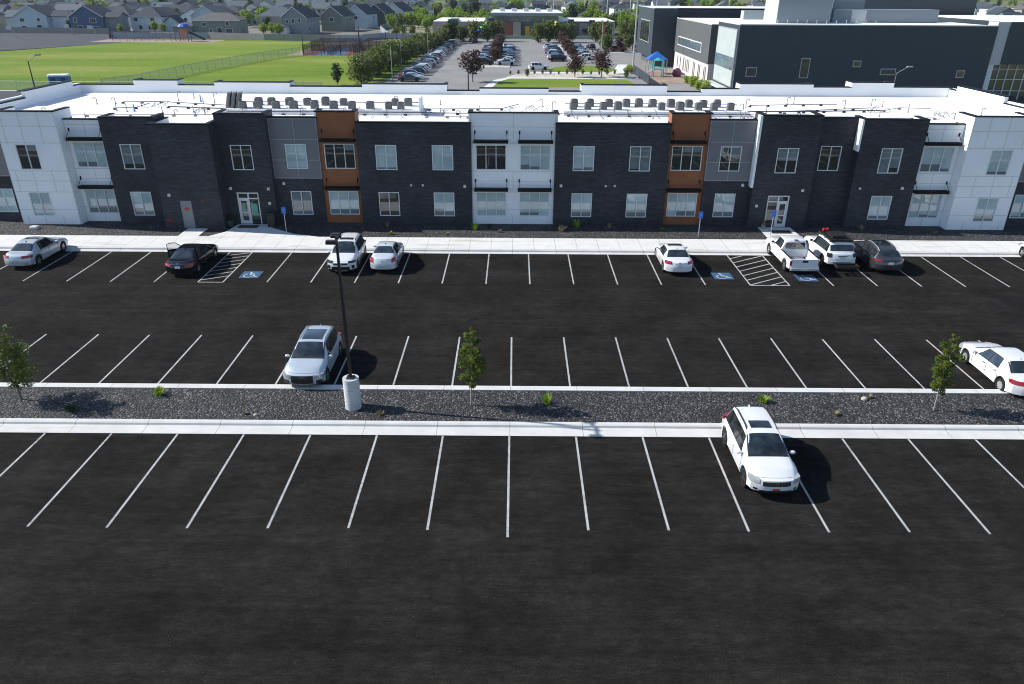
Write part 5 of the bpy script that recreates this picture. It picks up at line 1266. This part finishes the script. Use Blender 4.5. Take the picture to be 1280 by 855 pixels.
for i in range(5): b.box(25.5, 25.6, 148+i*4, 151.9+i*4, 0, 1.7)
tag(b.build('playground_fence', M['schooldark']), 'dark solid fence at the left side of the school playground', 'fence')

# low school behind the parking lot
S2 = empty('low_school', (3, 290, 0), 0, 'low school of tan, brick and navy blocks with a raised white roof', 'building')
def s2(mb, name, m, parent=S2, **kw):
    mb.v = [(x-3, y-290, z) for x, y, z in mb.v]; o = mb.build(name, m, **kw); o.parent = parent; return o
s2(MB().box(-30, -24, 290, 325, 0, 5.2), 'tan_block', M['schooltan']); s2(MB().box(-21, -10, 290.2, 325, 0, 5.2), 'tan_block', M['schooltan'])
s2(MB().box(-24, -21, 289, 300, 0, 6.0), 'navy_block', M['navy']); s2(MB().box(-11, -7, 289, 300, 0, 6.4), 'navy_block', M['navy'])
s2(MB().box(-7, 0, 288.5, 325, 0, 5.3), 'brick_block', M['brickred']); s2(MB().box(-1, 15.5, 290, 325, 0, 5.3), 'grey_block', M['schoolgrey'])
s2(MB().box(-1, 1.8, 287.5, 290, 0, 5.4), 'pillar', M['schooltan']); s2(MB().box(3.4, 5, 289.6, 289.99, 0, 3.8), 'yellow_panel', M['yellow'])
s2(MB().box(-7, 15.5, 291, 325, 5.31, 7.6), 'clerestory', M['glassC']); s2(MB().box(-9, 16.8, 288, 326, 7.61, 8.4), 'raised_roof', M['roofm'])
s2(MB().box(-9.1, 16.9, 287.8, 287.99, 7.3, 8.2), 'fascia', M['penth'])
s2(MB().box(15.6, 23, 290, 325, 0, 5.4), 'grey_block', M['schoolgrey']); s2(MB().box(19, 21, 288.5, 290, 0, 6.2), 'navy_block', M['navy']); s2(MB().box(23, 36, 290.3, 325, 0, 5.1), 'tan_block', M['schooltan']); s2(MB().box(26.5, 28.5, 288.8, 290.2, 0, 6.0), 'navy_block', M['navy'])
s2(MB().box(-30, -11, 290, 325, 5.21, 5.35), 'flat_roof', M['roofm']); s2(MB().box(15.6, 36, 290.4, 325, 5.41, 5.55), 'flat_roof', M['roofm'])
for i, x in enumerate((-27, -17.5, -14, 8, 11.5, 17.2, 25, 31, 34)):
    fr = s2(MB().box(x-1.3, x+1.3, 289.86, 289.99, .8, 3.4), 'window', M['frame']); s2(MB().box(x-1.15, x+1.15, 289.8, 289.859, .95, 3.25), 'pane', M['glassB'], fr)
b = MB()
for i in range(5): b.rbox(-6+i*4.4, -4+i*4.4, 300, 303, 8.4, 9.5, .2)
s2(b, 'rooftop_units', M['steel'])
for k, (x, y, c, lb) in enumerate([(-10, 284.5, 'leafl', 'green pyramid shade sail over a small play area at the low school'), (14.5, 285.5, 'yellow', 'yellow and blue shade sail by the low school')]):
    t = empty('shade_sail', (x, y, 0), .6, lb, 'canopy'); b = MB(); b.add([(-2.4, -2.4, 3.4), (2.4, -2.4, 3.4), (2.4, 2.4, 3.4), (-2.4, 2.4, 3.4), (0, 0, 5.9)], [(0, 1, 4), (1, 2, 4), (2, 3, 4), (3, 0, 4)])
    b.build('sail', mat('sail_%s' % c, (.16, .42, .06) if k == 0 else (.6, .5, .1), .6), t); b = MB(); [b.tube([(x_, y_, 0), (x_, y_, 3.4)], .08, 5) for x_ in (-2.3, 2.3) for y_ in (-2.3, 2.3)]; b.build('post', M['steel'], t)
t = empty('shade_sail', (-12.4, 282, 0), .1, 'bright blue shade sail left of the green pyramid sail', 'canopy'); b = MB(); b.add([(-2.6, -1.5, 2.4), (2.6, -1.5, 2.4), (2.6, 1.5, 3.0), (-2.6, 1.5, 3.0)], [(0, 1, 2, 3)]); b.build('sail', M['bluesail'], t); b = MB(); [b.tube([(x_, y_, 0), (x_, y_, 2.6)], .07, 5) for x_ in (-2.5, 2.5) for y_ in (-1.4, 1.4)]; b.build('post', M['steel'], t)
tag(MB().box(-30, 40, 283.6, 283.9, 0, 1.0).build('low_wall', M['vinyl']), 'long pale low wall on the street in front of the low school', 'wall')

# poles
def pole(name, x, y, h, label, cat, m='steel', r_=.1, head=0, group=None):
    t = empty(name, (x, y, 0), 0, label, cat, group)
    b = MB(); b.tube([(0, 0, 0), (0, 0, h)], [r_, r_*.6], 7); b.build('pole', M[m], t)
    if head:
        b = MB(); b.tube([(0, 0, h-.1), (head*1.6, 0, h+.9)], .05, 5); a = b.build('lamp_arm', M[m], t); b = MB(); b.rbox(min(head*1.4, head*2.3), max(head*1.4, head*2.3), -.2, .2, h+.82, h+.98, .05); b.build('lamp_head', M[m], a)
    return t
fp = pole('flagpole', 20.3, 186, 9.4, 'tall pale flagpole with a small red and white flag in the far lot', 'flagpole', 'steel', .11)
mb = MB(); mb.add([(.1, 0, 9.1), (.5, .2, 8.9), (.6, .1, 7.0), (.12, 0, 7.3)], [(0, 1, 2, 3)]); mb.build('flag', mat('flag_cloth', (.45, .12, .14), .8), fp)
pole('lamp_post', 25.6, 170, 14.2, 'tall pale pole in front of the left corner of the grey school', 'lamp post', 'steel', .22)
pole('lamp_post', -8.35, 139, 5.6, 'dark lamp post just behind the flat roof, below the lone purple tree', 'lamp post', 'darkmetal', .13)
pole('lamp_post', -78.5, 126, 5.6, 'dark lamp post with a bent arm by the blue portable toilet, left behind the roof', 'lamp post', 'darkmetal', .12, 1)
pole('lamp_post', 59.6, 122, 4.9, 'thin lamp post with an angled arm in front of the dark school wall', 'lamp post', 'steel', .05, 1)
for i, (x, y, h) in enumerate(((-55.7, 207, 5.2), (-51.9, 214, 5.6), (-41.0, 207.5, 5.8), (-38, 232, 6.5), (-34, 240, 6.5), (-47, 212, 4.6), (-32, 214, 5.4), (-46.5, 236, 6))):
    pole('court_light', x, y, h, 'tall thin dark light pole standing among the red and blue courts', 'lamp post', 'darkmetal', .12, group='light poles at the courts')
for i, x in enumerate((-24, -26, -22.8)): pole('street_lamp', x, 152+i*27, 6.5, 'thin grey lamp pole standing in the hedge row', 'lamp post', 'steel', .08, group='poles in the hedge row')
for i in range(16): pole('utility_pole', -8+i*17+rv.uniform(-4, 4), 520+rv.uniform(0, 60), rv.uniform(12, 16), 'thin pale utility pole on the far fields beyond the low school', 'pole', 'schoollight', .35, group='utility poles on the far fields')
# portable toilet
pt = empty('portable_toilet', (-80.6, 137, 0), .2, 'blue portable toilets with a white roof behind the left end of the flat roof', 'portable toilet')
b = MB(); b.rbox(-1.6, .0, -.8, .8, 0, 2.15, .08); b.rbox(.05, 1.65, -.8, .8, 0, 2.15, .08); b.build('cabin', mat('toilet_blue', (.03, .13, .35), .5), pt)
b = MB(); b.rbox(-1.65, .02, -.85, .85, 2.15, 2.45, .15); b.rbox(.03, 1.7, -.85, .85, 2.15, 2.45, .15); b.build('roof', M['roofm'], pt)
b = MB(); b.box(-1.2, -.4, -.83, -.801, .1, 1.9); b.box(.45, 1.25, -.83, -.801, .1, 1.9); b.build('door', M['navy'], pt)
# fences
def fence(pts, h, m, label, name='fence', posts=True, step=3., pm='vinyl', top=True, group=None):
    t = empty(name, (pts[0][0], pts[0][1], 0), 0, label, 'fence', group); ox, oy = pts[0]; pn = MB(); ps = MB(); pm_ = None
    for (x0, y0), (x1, y1) in zip(pts, pts[1:]):
        d = Vector((x1-x0, y1-y0, 0)); L_ = d.length; d.normalize(); q = Vector((-d.y, d.x, 0))*.03
        a, c = Vector((x0-ox, y0-oy, 0)), Vector((x1-ox, y1-oy, 0))
        if 'chain' in m: pn.quad(a, c, c+Z*h, a+Z*h)
        else: pn.add([a-q, c-q, c+q, a+q, a-q+Z*h, c-q+Z*h, c+q+Z*h, a+q+Z*h], [(0, 1, 5, 4), (2, 3, 7, 6), (4, 5, 6, 7), (1, 2, 6, 5), (3, 0, 4, 7)])
        if posts:
            n = max(1, int(L_/step))
            for i in range(n+1):
                p = a+(c-a)*(i/n)
                if pm_ is None: po = MB().box(-.035, .035, -.035, .035, 0, h+.08).build('post', M[pm], t); pm_ = po.data
                else: po = bpy.data.objects.new('post', pm_); COL.objects.link(po); po.parent = t
                po.location = (p.x, p.y, 0)
        if 'chain' in m and top: ps.tube([a+Z*h, c+Z*h], .04, 5)
    pn.build('panel', M[m], t)
    if ps.v: ps.build('top_rail', M[pm], t)
    return t
fence([(-72, 134.5), (-69.1, 143.3), (-67.3, 166.1), (-62.5, 195.0), (-57.4, 209.5)], 1.9, 'chain', 'chain-link fence running diagonally across the two green fields', pm='steel')
fence([(-120, 135), (-72, 134.5), (-34, 136)], 1.5, 'chain', 'low chain-link fence along the near edge of the fields', pm='steel')
fence([(-330, 303), (-200, 302), (-153, 299), (-140, 273)], 2.0, 'tanfence', 'tan solid fence behind the asphalt play yard at the upper left', pm='tanfence')
fence([(-139, 274), (-122, 275), (-107, 276)], 1.9, 'vinyl', 'pale grey vinyl fence behind the playground swings')
fence([(-107, 276), (-96, 272), (-85, 268), (-60, 264)], 2.0, 'tanfence', 'grey-green solid fence along the far edge of the left field', pm='vinyl')
fence([(-60, 264), (-52, 267), (-45, 282), (-56, 330), (-58, 400)], 2.0, 'vinyl', 'pale blue vinyl fence curving away past the last houses')
fence([(-52, 276), (-26, 284)], 1.8, 'vinyl', 'pale blue vinyl fence behind the court area')
fence([(-24.5, 236), (-22.5, 262)], 2.0, 'tanfence', 'grey slatted fence at the end of the hedge row', pm='tanfence')
# courts
cts = [(-56.5, 209, -44, 222), (-43, 209, -31, 222), (-58, 224, -46, 237), (-44, 224, -32, 237)]
for i, (x0, y0, x1, y1) in enumerate(cts):
    sheet('court_surface', x0, x1, y0, y1, .02, M['courtred']); sheet('court_surface', x0+2.2, x1-2.2, y0+1.4, y1-1.4, .026, M['courtblue'])
    b = MB(); [b.box(x0+2.2, x1-2.2, y-.05, y+.05, .03, .034) for y in (y0+1.4, (y0+y1)/2, y1-1.4)]; b.build('court_line', M['paint'], kind='structure')
    t = empty('court_net', ((x0+x1)/2, (y0+y1)/2, 0), 0, 'net across the %s blue and red court' % ('near left', 'near right', 'far left', 'far right')[i], 'net'); MB().box(-.03, .03, -5, 5, .1, 1.0).build('net', M['chainblack'], t); MB().tube([(0, -5, 0), (0, -5, 1.05)], .06, 5).build('post', M['black'], t); MB().tube([(0, 5, 0), (0, 5, 1.05)], .06, 5).build('post', M['black'], t)
    fence([(x0, y0), (x1, y0), (x1, y1), (x0, y1), (x0, y0)], 2.6, 'chainblack', 'black chain-link fence round the %s red and blue court' % ('near left', 'near right', 'far left', 'far right')[i], 'court_fence', pm='black', step=2.4)
# playground at the upper left
sw = empty('swing_set', (-125, 262, 0), .1, 'purple swing frames at the edge of the field below the houses', 'swing set')
b = MB()
for i in range(8): x = -8+i*2.3; b.tube([(x, 0, 0), (x, 0, 2.9)], .1, 5)
b.tube([(-8, 0, 2.9), (8.1, 0, 2.9)], .08, 5); b.build('frame', M['purple'], sw)
b = MB()
for i in range(7): x = -6.85+i*2.3; b.tube([(x-.3, 0, 2.9), (x-.3, 0, .6)], .02, 4); b.tube([(x+.3, 0, 2.9), (x+.3, 0, .6)], .02, 4); b.box(x-.35, x+.35, -.12, .12, .55, .6)
b.build('swing_seat', M['black'], sw)
tw = empty('play_tower', (-109, 262, 0), 0, 'climbing tower with a blue roof, orange panels and a dark slide beside the field', 'play tower')
b = MB()
for x in (-1.3, 1.3):
    for y in (-1.3, 1.3): b.tube([(x, y, 0), (x, y, 4.4)], .13, 6)
for x in (-5, -3.4): b.tube([(x, 0, 0), (x, 0, 2.8)], .12, 6)
b.box(-5, -1.3, -.8, .8, 1.2, 1.35); b.box(-1.3, 1.3, -1.3, 1.3, 2.2, 2.35); b.build('frame', M['purple'], tw)
b = MB(); b.lathe([(2.1, 4.4), (1.2, 5.2), (.1, 5.5)], 10); b.build('roof', M['bluesail'], tw)
b = MB(); b.box(-1.2, 1.2, -1.35, -1.25, 2.4, 3.5); b.box(-1.0, .2, -1.4, -1.3, .6, 2.0); b.build('panel', M['playorange'], tw)
b = MB(); b.add([(1.3, -.5, 2.5), (1.3, .5, 2.5), (6.2, .5, .3), (6.2, -.5, .3), (1.3, -.5, 3.0), (6.2, -.5, .8), (1.3, .5, 3.0), (6.2, .5, .8)], [(0, 1, 2, 3), (0, 3, 5, 4), (1, 2, 7, 6)]); b.build('slide', M['navy'], tw)
sheet('play_surface', -138, -98, 255, 268, .01, M['dirt'])
for i, (x, y) in enumerate(((-172, 270), (-160, 284), (-148, 277))):
    t = empty('basketball_hoop', (x, y, 0), rv.uniform(-.3, .3), 'pale basketball hoop on the asphalt yard by the field, %s of three' % ['leftmost', 'middle', 'rightmost'][i], 'basketball hoop')
    MB().tube([(1.4, 1.0, 0), (1.1, .5, 2.4), (0, 0, 3.1)], .12, 6).build('post', M['steel'], t); MB().box(-.95, .95, -.12, -.04, 2.7, 3.9).build('backboard', M['schoollight'], t); MB().lathe([(.24, 0), (.26, .03)], 10, (0, -.42, 3.0)).build('hoop', M['playorange'], t)

# ------------------------------------------------------------------ houses
HC_ = {'pale_blue': (.34, .42, .46), 'navy': (.05, .085, .15), 'white': (.50, .52, .54), 'olive': (.14, .16, .14), 'grey': (.17, .19, .20), 'dark': (.055, .065, .075), 'tan': (.27, .25, .21), 'slate': (.10, .13, .16)}
HM = {k: mat('siding_'+k, tuple(min(.7, c*1.25) for c in v), .7, var=.05, vscale=.5) for k, v in HC_.items()}
def gable(mb, x0, x1, y0, y1, ze, zr, axis='y', ov=.4, th=.18):
    if axis == 'y':
        xm = (x0+x1)/2; sl_ = (zr-ze)/((x1-x0)/2)
        for s in (-1, 1):
            xe = xm+s*((x1-x0)/2+ov); zz = ze-ov*sl_
            mb.add([(xm, y0-ov, zr), (xe, y0-ov, zz), (xe, y1+ov, zz), (xm, y1+ov, zr), (xm, y0-ov, zr+th), (xe, y0-ov, zz+th), (xe, y1+ov, zz+th), (xm, y1+ov, zr+th)], [(0, 1, 2, 3), (4, 7, 6, 5), (0, 4, 5, 1), (2, 6, 7, 3), (1, 5, 6, 2)])
    else:
        n0 = len(mb.v); t = MB(); gable(t, y0, y1, x0, x1, ze, zr, 'y', ov, th); t.v = [(y, x, z) for x, y, z in t.v]; mb.add(t.v, t.f)
def hip(mb, x0, x1, y0, y1, ze, zr, ov=.4):
    a, b_, c, d = x0-ov, x1+ov, y0-ov, y1+ov; i = min(b_-a, d-c)/2
    if b_-a > d-c: r0, r1 = (a+i, (c+d)/2, zr), (b_-i, (c+d)/2, zr)
    else: r0, r1 = ((a+b_)/2, c+i, zr), ((a+b_)/2, d-i, zr)
    v = [(a, c, ze), (b_, c, ze), (b_, d, ze), (a, d, ze), r0, r1, (a, c, ze-.2), (b_, c, ze-.2), (b_, d, ze-.2), (a, d, ze-.2)]
    mb.add(v, [(0, 1, 5, 4), (1, 2, 5), (2, 3, 4, 5), (3, 0, 4)] if b_-a > d-c else [(0, 1, 4), (1, 2, 5, 4), (2, 3, 5), (3, 0, 4, 5)]); mb.add(v, [(6, 7, 1, 0), (7, 8, 2, 1), (8, 9, 3, 2), (9, 6, 0, 3), (9, 8, 7, 6)])
def wallbox(mb, x0, x1, y0, y1, ze, zr, axis):
    mb.box(x0, x1, y0, y1, 0, ze)
    if axis == 'y': mb.add([(x0, y0, ze), (x1, y0, ze), ((x0+x1)/2, y0, zr), (x0, y1, ze), (x1, y1, ze), ((x0+x1)/2, y1, zr)], [(0, 1, 2), (4, 3, 5)])
    if axis == 'x': mb.add([(x0, y0, ze), (x0, y1, ze), (x0, (y0+y1)/2, zr), (x1, y0, ze), (x1, y1, ze), (x1, (y0+y1)/2, zr)], [(1, 0, 2), (3, 4, 5)])
def house(x, y, rz, w_, d_, ze, zr, axis, col, roofm_, label, wins, side=None, extra=None, col2=None, door=None):
    t = empty('house', (x, y, 0), rz, label, 'house', None); hw2 = w_/2
    b = MB(); wallbox(b, -hw2, hw2, 0, d_, ze, zr, axis); b.build('wall', HM[col], t)
    b = MB(); (hip(b, -hw2, hw2, 0, d_, ze, zr) if axis == 'h' else gable(b, -hw2, hw2, 0, d_, ze, zr, axis)); rf = b.build('roof', M[roofm_], t)
    if axis == 'y':
        b = MB(); sl_ = (zr-ze)/hw2
        for s in (-1, 1): b.add([(0, -.45, zr+.22), (s*(hw2+.45), -.45, ze-.45*sl_+.22), (s*(hw2+.45), -.45, ze-.45*sl_-.12), (0, -.45, zr-.12), (0, -.40, zr+.22), (s*(hw2+.45), -.40, ze-.45*sl_+.22), (s*(hw2+.45), -.40, ze-.45*sl_-.12), (0, -.40, zr-.12)], [(0, 1, 2, 3), (4, 5, 6, 7), (0, 1, 5, 4), (3, 2, 6, 7)])
        b.build('barge_board', M['trimw'], t)
    else: MB().box(-hw2-.3, hw2+.3, -.46, -.42, ze-.35, ze-.05).build('fascia', M['trimw'], t)
    for (wx, wz, ww, wh) in wins:
        f = MB().box(wx-ww/2-.13, wx+ww/2+.13, -.07, -.001, wz-.13, wz+wh+.13).build('window', M['trimw'], t)
        n = max(1, round(ww/.8)); b = MB(); [b.box(wx-ww/2+i*ww/n+.03, wx-ww/2+(i+1)*ww/n-.03, -.09, -.07, wz, wz+wh) for i in range(n)]; b.build('pane', M['housewin'], f)
    for (sy, wz, ww, wh) in (side or []):
        f = MB().box(hw2+.001, hw2+.07, sy-ww/2-.13, sy+ww/2+.13, wz-.13, wz+wh+.13).build('window', M['trimw'], t); MB().box(hw2+.07, hw2+.09, sy-ww/2, sy+ww/2, wz, wz+wh).build('pane', M['housewin'], f)
    if door is not None:
        f = MB().box(door-.95, door+.95, -.08, -.001, 0.3, 2.7).build('patio_door', M['trimw'], t); MB().box(door-.8, door+.8, -.1, -.08, .4, 2.55).build('pane', M['housewin'], f)
    if extra:
        ex = MB(); x0, x1, y0, y1, e, r_, ax = extra; wallbox(ex, x0, x1, y0, y1, e, r_, ax); ex.build('wing', HM[col2 or col], t)
        ex = MB(); (hip(ex, x0, x1, y0, y1, e, r_) if ax == 'h' else gable(ex, x0, x1, y0, y1, e, r_, ax)); ex.build('wing_roof', M[roofm_], t)
    return t
wn = [(-3, 3.7, 1.6, 1.2), (3, 3.8, 1.0, 1.2), (-2.8, 1.0, 1.6, 1.2)]
house(-187, 308, .12, 12, 17, 5.6, 9.2, 'y', 'pale_blue', 'shingle', 'pale blue two-storey house with a front gable at the upper left', wn, [(4, 3.6, 1, 1.2), (9, 1, 1.2, 1.2)], (6, 12, 4, 14, 5.4, 7.4, 'x'), 'white', 2.8)
house(-162.5, 302.5, .1, 12, 15, 5.8, 9.6, 'y', 'navy', 'shingle', 'navy blue two-storey house with a front gable', [(-4, 3.8, .9, 1.5), (2.4, 3.7, 2.2, 1.5), (3.2, .9, 2.0, 1.4)], [(3, 3.2, 1, 1.4), (7, 3.4, 1, 1.4)], (6, 11, 2, 12, 5.4, 7.0, 'x'), 'grey', -2.6)
house(-146, 316, .0, 12, 10, 5.5, 8.8, 'h', 'white', 'shingle', 'white two-storey house with a dark hipped roof behind the swings', [(-4, 3.8, 1.4, 1.1), (2.5, 3.8, 1.5, 1.1), (-2.6, .8, 1.2, 1.4), (2.0, .8, 3, 1.4)], None, (6, 12, 2, 9, 3.2, 5.4, 'y'), 'pale_blue')
house(-109.5, 292, .05, 17, 10, 5.3, 7.6, 'h', 'olive', 'shingleb', 'olive grey two-storey house with a brown hipped roof above the field fence', [(-4.4, 3.2, 1.4, 1.1), (4, 3.4, 1.2, 1.2), (-2.2, 1.3, .9, .9), (4.4, .9, 2.2, 1.5)], [(4, 3.2, 1, 1.2)], (-15, -8.5, -2, 6, 3.2, 4.4, 'h'), None, .9)
house(-84, 303, -.12, 9.5, 14, 6.0, 9.4, 'y', 'grey', 'shingle', 'grey two-storey house with a white trimmed front gable by the court fence', [(-2.7, 3.9, .9, 1.2), (-.3, 3.9, .9, 1.5), (2.2, 4.1, .9, 1.2)], [(2, 3.9, 1, 1.7), (5, 3.9, 1, 1.7), (8, 3.9, 1, 1.7), (3, .9, 1.2, 1.6)], (-8, -2, -2.5, 4, 2.8, 3.4, 'h'), 'white')
house(-74, 322, -.15, 9, 14, 6.0, 9.2, 'y', 'olive', 'shingle', 'green-grey house, first behind the grey gabled house', [(0, 3.9, 1.5, 1.2)], [(4, 3.6, 1.2, 1.4), (9, 3.6, 1.2, 1.4)])
house(-68, 341, -.15, 9, 15, 6.0, 9.4, 'y', 'pale_blue', 'shingle', 'pale blue house, second behind the grey gabled house', [(0, 3.9, 1.5, 1.2)], [(4, 1, 2.2, 1.5), (10, 3.6, 1.2, 1.4)])
house(-63, 359, -.15, 9, 15, 6.0, 9.4, 'y', 'dark', 'shingle', 'dark charcoal house with a white gable edge in the receding row', [(0, 4.0, 1.5, 1.2)], [(4, 3.6, 1.2, 1.4), (10, 1, 2.2, 1.4)])
house(-58, 380, -.15, 10, 18, 6.0, 9.6, 'y', 'white', 'shingle', 'white house at the end of the receding row, nearest the low school', [(0, 4.0, 1.5, 1.2)], [(5, 3.6, 1.4, 1.4), (11, 1, 2.6, 1.6)])
house(-214, 312, .05, 13, 14, 5.6, 9.2, 'y', 'tan', 'shingle', 'tan house cut by the upper left corner of the photo', wn)
house(-127, 327, .0, 11, 14, 5.6, 9.0, 'y', 'pale_blue', 'shingleg', 'pale house with a front gable between the white and olive houses', [(0, 3.8, 1.5, 1.2)], None)
house(-98, 330, .1, 15, 11, 5.6, 8.8, 'h', 'tan', 'shingleg', 'tan house with a grey hipped roof behind the olive house', [(-4, 3.5, 1.6, 1.2), (3, 3.5, 1.6, 1.2)])
rh = random.Random(41)
fh = {}
def fhouse(kind, col, roofm_):
    b = MB(); w_, d_ = (12, 11)
    b.cur = 0; ax = {'g': 'y', 'x': 'x', 'h': 'h'}[kind]; wallbox(b, -6, 6, 0, d_, 5.5, 8.6, ax); b.box(6.001, 11, 1, 9, 0, 3.0)
    b.cur = 1; (hip(b, -6, 6, 0, d_, 5.5, 8.6) if ax == 'h' else gable(b, -6, 6, 0, d_, 5.5, 8.6, ax)); hip(b, 6, 11, 1, 9, 3.0, 5.0)
    b.cur = 2
    for (wx, wz) in ((-3.5, 3.5), (0, 3.5), (3.5, 3.5), (-3, .9), (2.5, .9)): b.box(wx-.7, wx+.7, -.05, .0, wz, wz+1.2)
    return b.build('house', [HM[col], M[roofm_], M['housewin']])
combos = [('g', 'grey', 'shingle'), ('x', 'tan', 'shingleg'), ('h', 'white', 'shingle'), ('g', 'pale_blue', 'shingleg'), ('x', 'slate', 'shingle'), ('h', 'tan', 'shingleb'), ('g', 'white', 'shingleg'), ('x', 'dark', 'shingle')]
cn = {'grey': 'grey', 'tan': 'tan', 'white': 'white', 'pale_blue': 'pale blue', 'slate': 'slate blue', 'dark': 'charcoal'}
nh = 0
def place_house(x, y, rz, zone):
    global nh
    c = rh.choice(combos)
    if c not in fh: o = fh[c] = fhouse(*c)
    else: o = fh[c].copy(); COL.objects.link(o)
    z = 0 if y < 1000 else (y-1000)*.012
    o.location = (x, y, z); o.rotation_euler.z = rz; s = rh.uniform(.78, .98); o.scale = (s, s, s)
    tag(o, 'distant %s %s house, %s' % ({'g': 'gabled', 'x': 'long-roofed', 'h': 'hip-roofed'}[c[0]], cn[c[1]], zone), 'house', 'distant houses, '+zone); nh += 1
for j in range(13):
    y = 338+j*27*(1+j*.035)
    n = int((330+j*26)/19)
    for i in range(n):
        x = -95-i*17.5*(1+.02*j)+rh.uniform(-2, 2)-max(0, 40-j*18)
        if x < -y*.78-25 or nh > 165: continue
        place_house(x, y+rh.uniform(-3, 3), rh.choice([0, .05, PI/2, -.1]), 'upper left')
for j in range(6):
    y = 470+j*52
    for i in range(16):
        x = -70+i*24+rh.uniform(-4, 4)-j*10
        if rh.random() < .3 or (x > 25 and y < 480): continue
        if nh < 235: place_house(x, y+rh.uniform(-8, 8), rh.choice([0, .2, PI/2]), 'beyond the low school')
for j in range(6):
    for i in range(11):
        x = 215+i*26+j*26+rh.uniform(-4, 4); y = 330+j*52
        if nh < 292: place_house(x, y, rh.choice([0, .2, PI/2]), 'upper right')
# trees among the houses
nt_ = 0
def bgt(kind, x, y, s, zone):
    global nt_
    tree_at(kind, x, y, s, 'distant %s tree %s' % ({'bright': 'bright green', 'dark': 'dark green', 'conifer': 'pointed dark', 'olive': 'olive green'}[kind], zone), 'distant trees '+zone, 0 if y < 1000 else (y-1000)*.012); nt_ += 1
for (x, y, s, k) in [(-140, 309, .62, 'bright'), (-133, 300, .55, 'bright'), (-149, 300, .5, 'bright'), (-171, 305, .6, 'dark'), (-200, 306, .8, 'bright'), (-118, 305, .7, 'dark'), (-122, 300, .6, 'bright'), (-90, 294, .65, 'bright'), (-94, 296, .65, 'bright'), (-86.5, 291, .7, 'bright'), (-101, 325, .8, 'dark'), (-112, 318, .6, 'dark'), (-156, 318, .7, 'dark'), (-176, 316, .6, 'bright')]:
    bgt(k, x, y, s, 'in the gardens of the nearest houses')
for i in range(40): bgt(rv.choice(['bright', 'bright', 'olive', 'bright']), rv.uniform(-54, -6), rv.uniform(330, 440), rv.uniform(.7, 1.15), 'left of and behind the low school')
for i in range(22): bgt(rv.choice(['bright', 'bright', 'olive']), rv.uniform(18, 78), rv.uniform(330, 375), rv.uniform(.9, 1.3), 'behind the right end of the low school')
for i in range(12): bgt(rv.choice(['olive', 'small', 'small']) if 0 else 'olive', rv.uniform(-48, -26), rv.uniform(288, 325), rv.uniform(.4, .7), 'on the bare slope left of the low school')
for i in range(190):
    y = rv.uniform(345, 900); x = rv.uniform(-.72*y, .1*y); bgt(rv.choice(['bright', 'dark', 'olive', 'bright', 'conifer', 'bright', 'bright']), x, y, rv.uniform(.8, 1.5), 'between the distant roofs')
for i in range(90):
    y = rv.uniform(420, 1000); x = rv.uniform(.15*y, .75*y); bgt(rv.choice(['bright', 'bright', 'olive', 'dark']), x, y, rv.uniform(.9, 1.5), 'beyond the grey school')
poly('garden_ground', [(-330, 306), (-200, 304), (-153, 300), (-107, 278), (-60, 266), (-46, 284), (-60, 420), (-330, 420)], .002, mat('garden_ground', (.16, .15, .12), .95, var=.4, vscale=.08))
poly('bare_slope', [(-52, 284), (-30, 284), (-30, 330), (-50, 420), (-60, 420), (-50, 330)], .003, mat('scrub_ground', (.22, .21, .13), .95, var=.45, vscale=.15))

hz = bpy.data.materials.new('haze'); hz.use_nodes = True; nt = hz.node_tree; nt.nodes.clear()
out = nt.nodes.new('ShaderNodeOutputMaterial'); pv = nt.nodes.new('ShaderNodeVolumePrincipled'); pv.inputs['Color'].default_value = (.80, .88, 1, 1); pv.inputs['Density'].default_value = .00007; pv.inputs['Anisotropy'].default_value = .2
nt.links.new(pv.outputs[0], out.inputs['Volume'])
MB().box(-3300, 3300, -500, 5200, -3, 130).build('haze', hz, kind='stuff')

# look-alikes get their place in the picture, counted from the left
from bpy_extras.object_utils import world_to_camera_view
bpy.context.view_layer.update()
by = {}
for o in scene.objects:
    if o.parent is None and o.get('label'): by.setdefault(o['label'], []).append(o)
for lb, os_ in by.items():
    if len(os_) > 1:
        os_.sort(key=lambda o: world_to_camera_view(scene, co, o.matrix_world.translation).x)
        for i, o in enumerate(os_):
            n = i+1; suf = 'th' if 10 < n % 100 < 14 else {1: 'st', 2: 'nd', 3: 'rd'}.get(n % 10, 'th')
            o['label'] = '%s, %d%s from left' % (lb, n, suf)
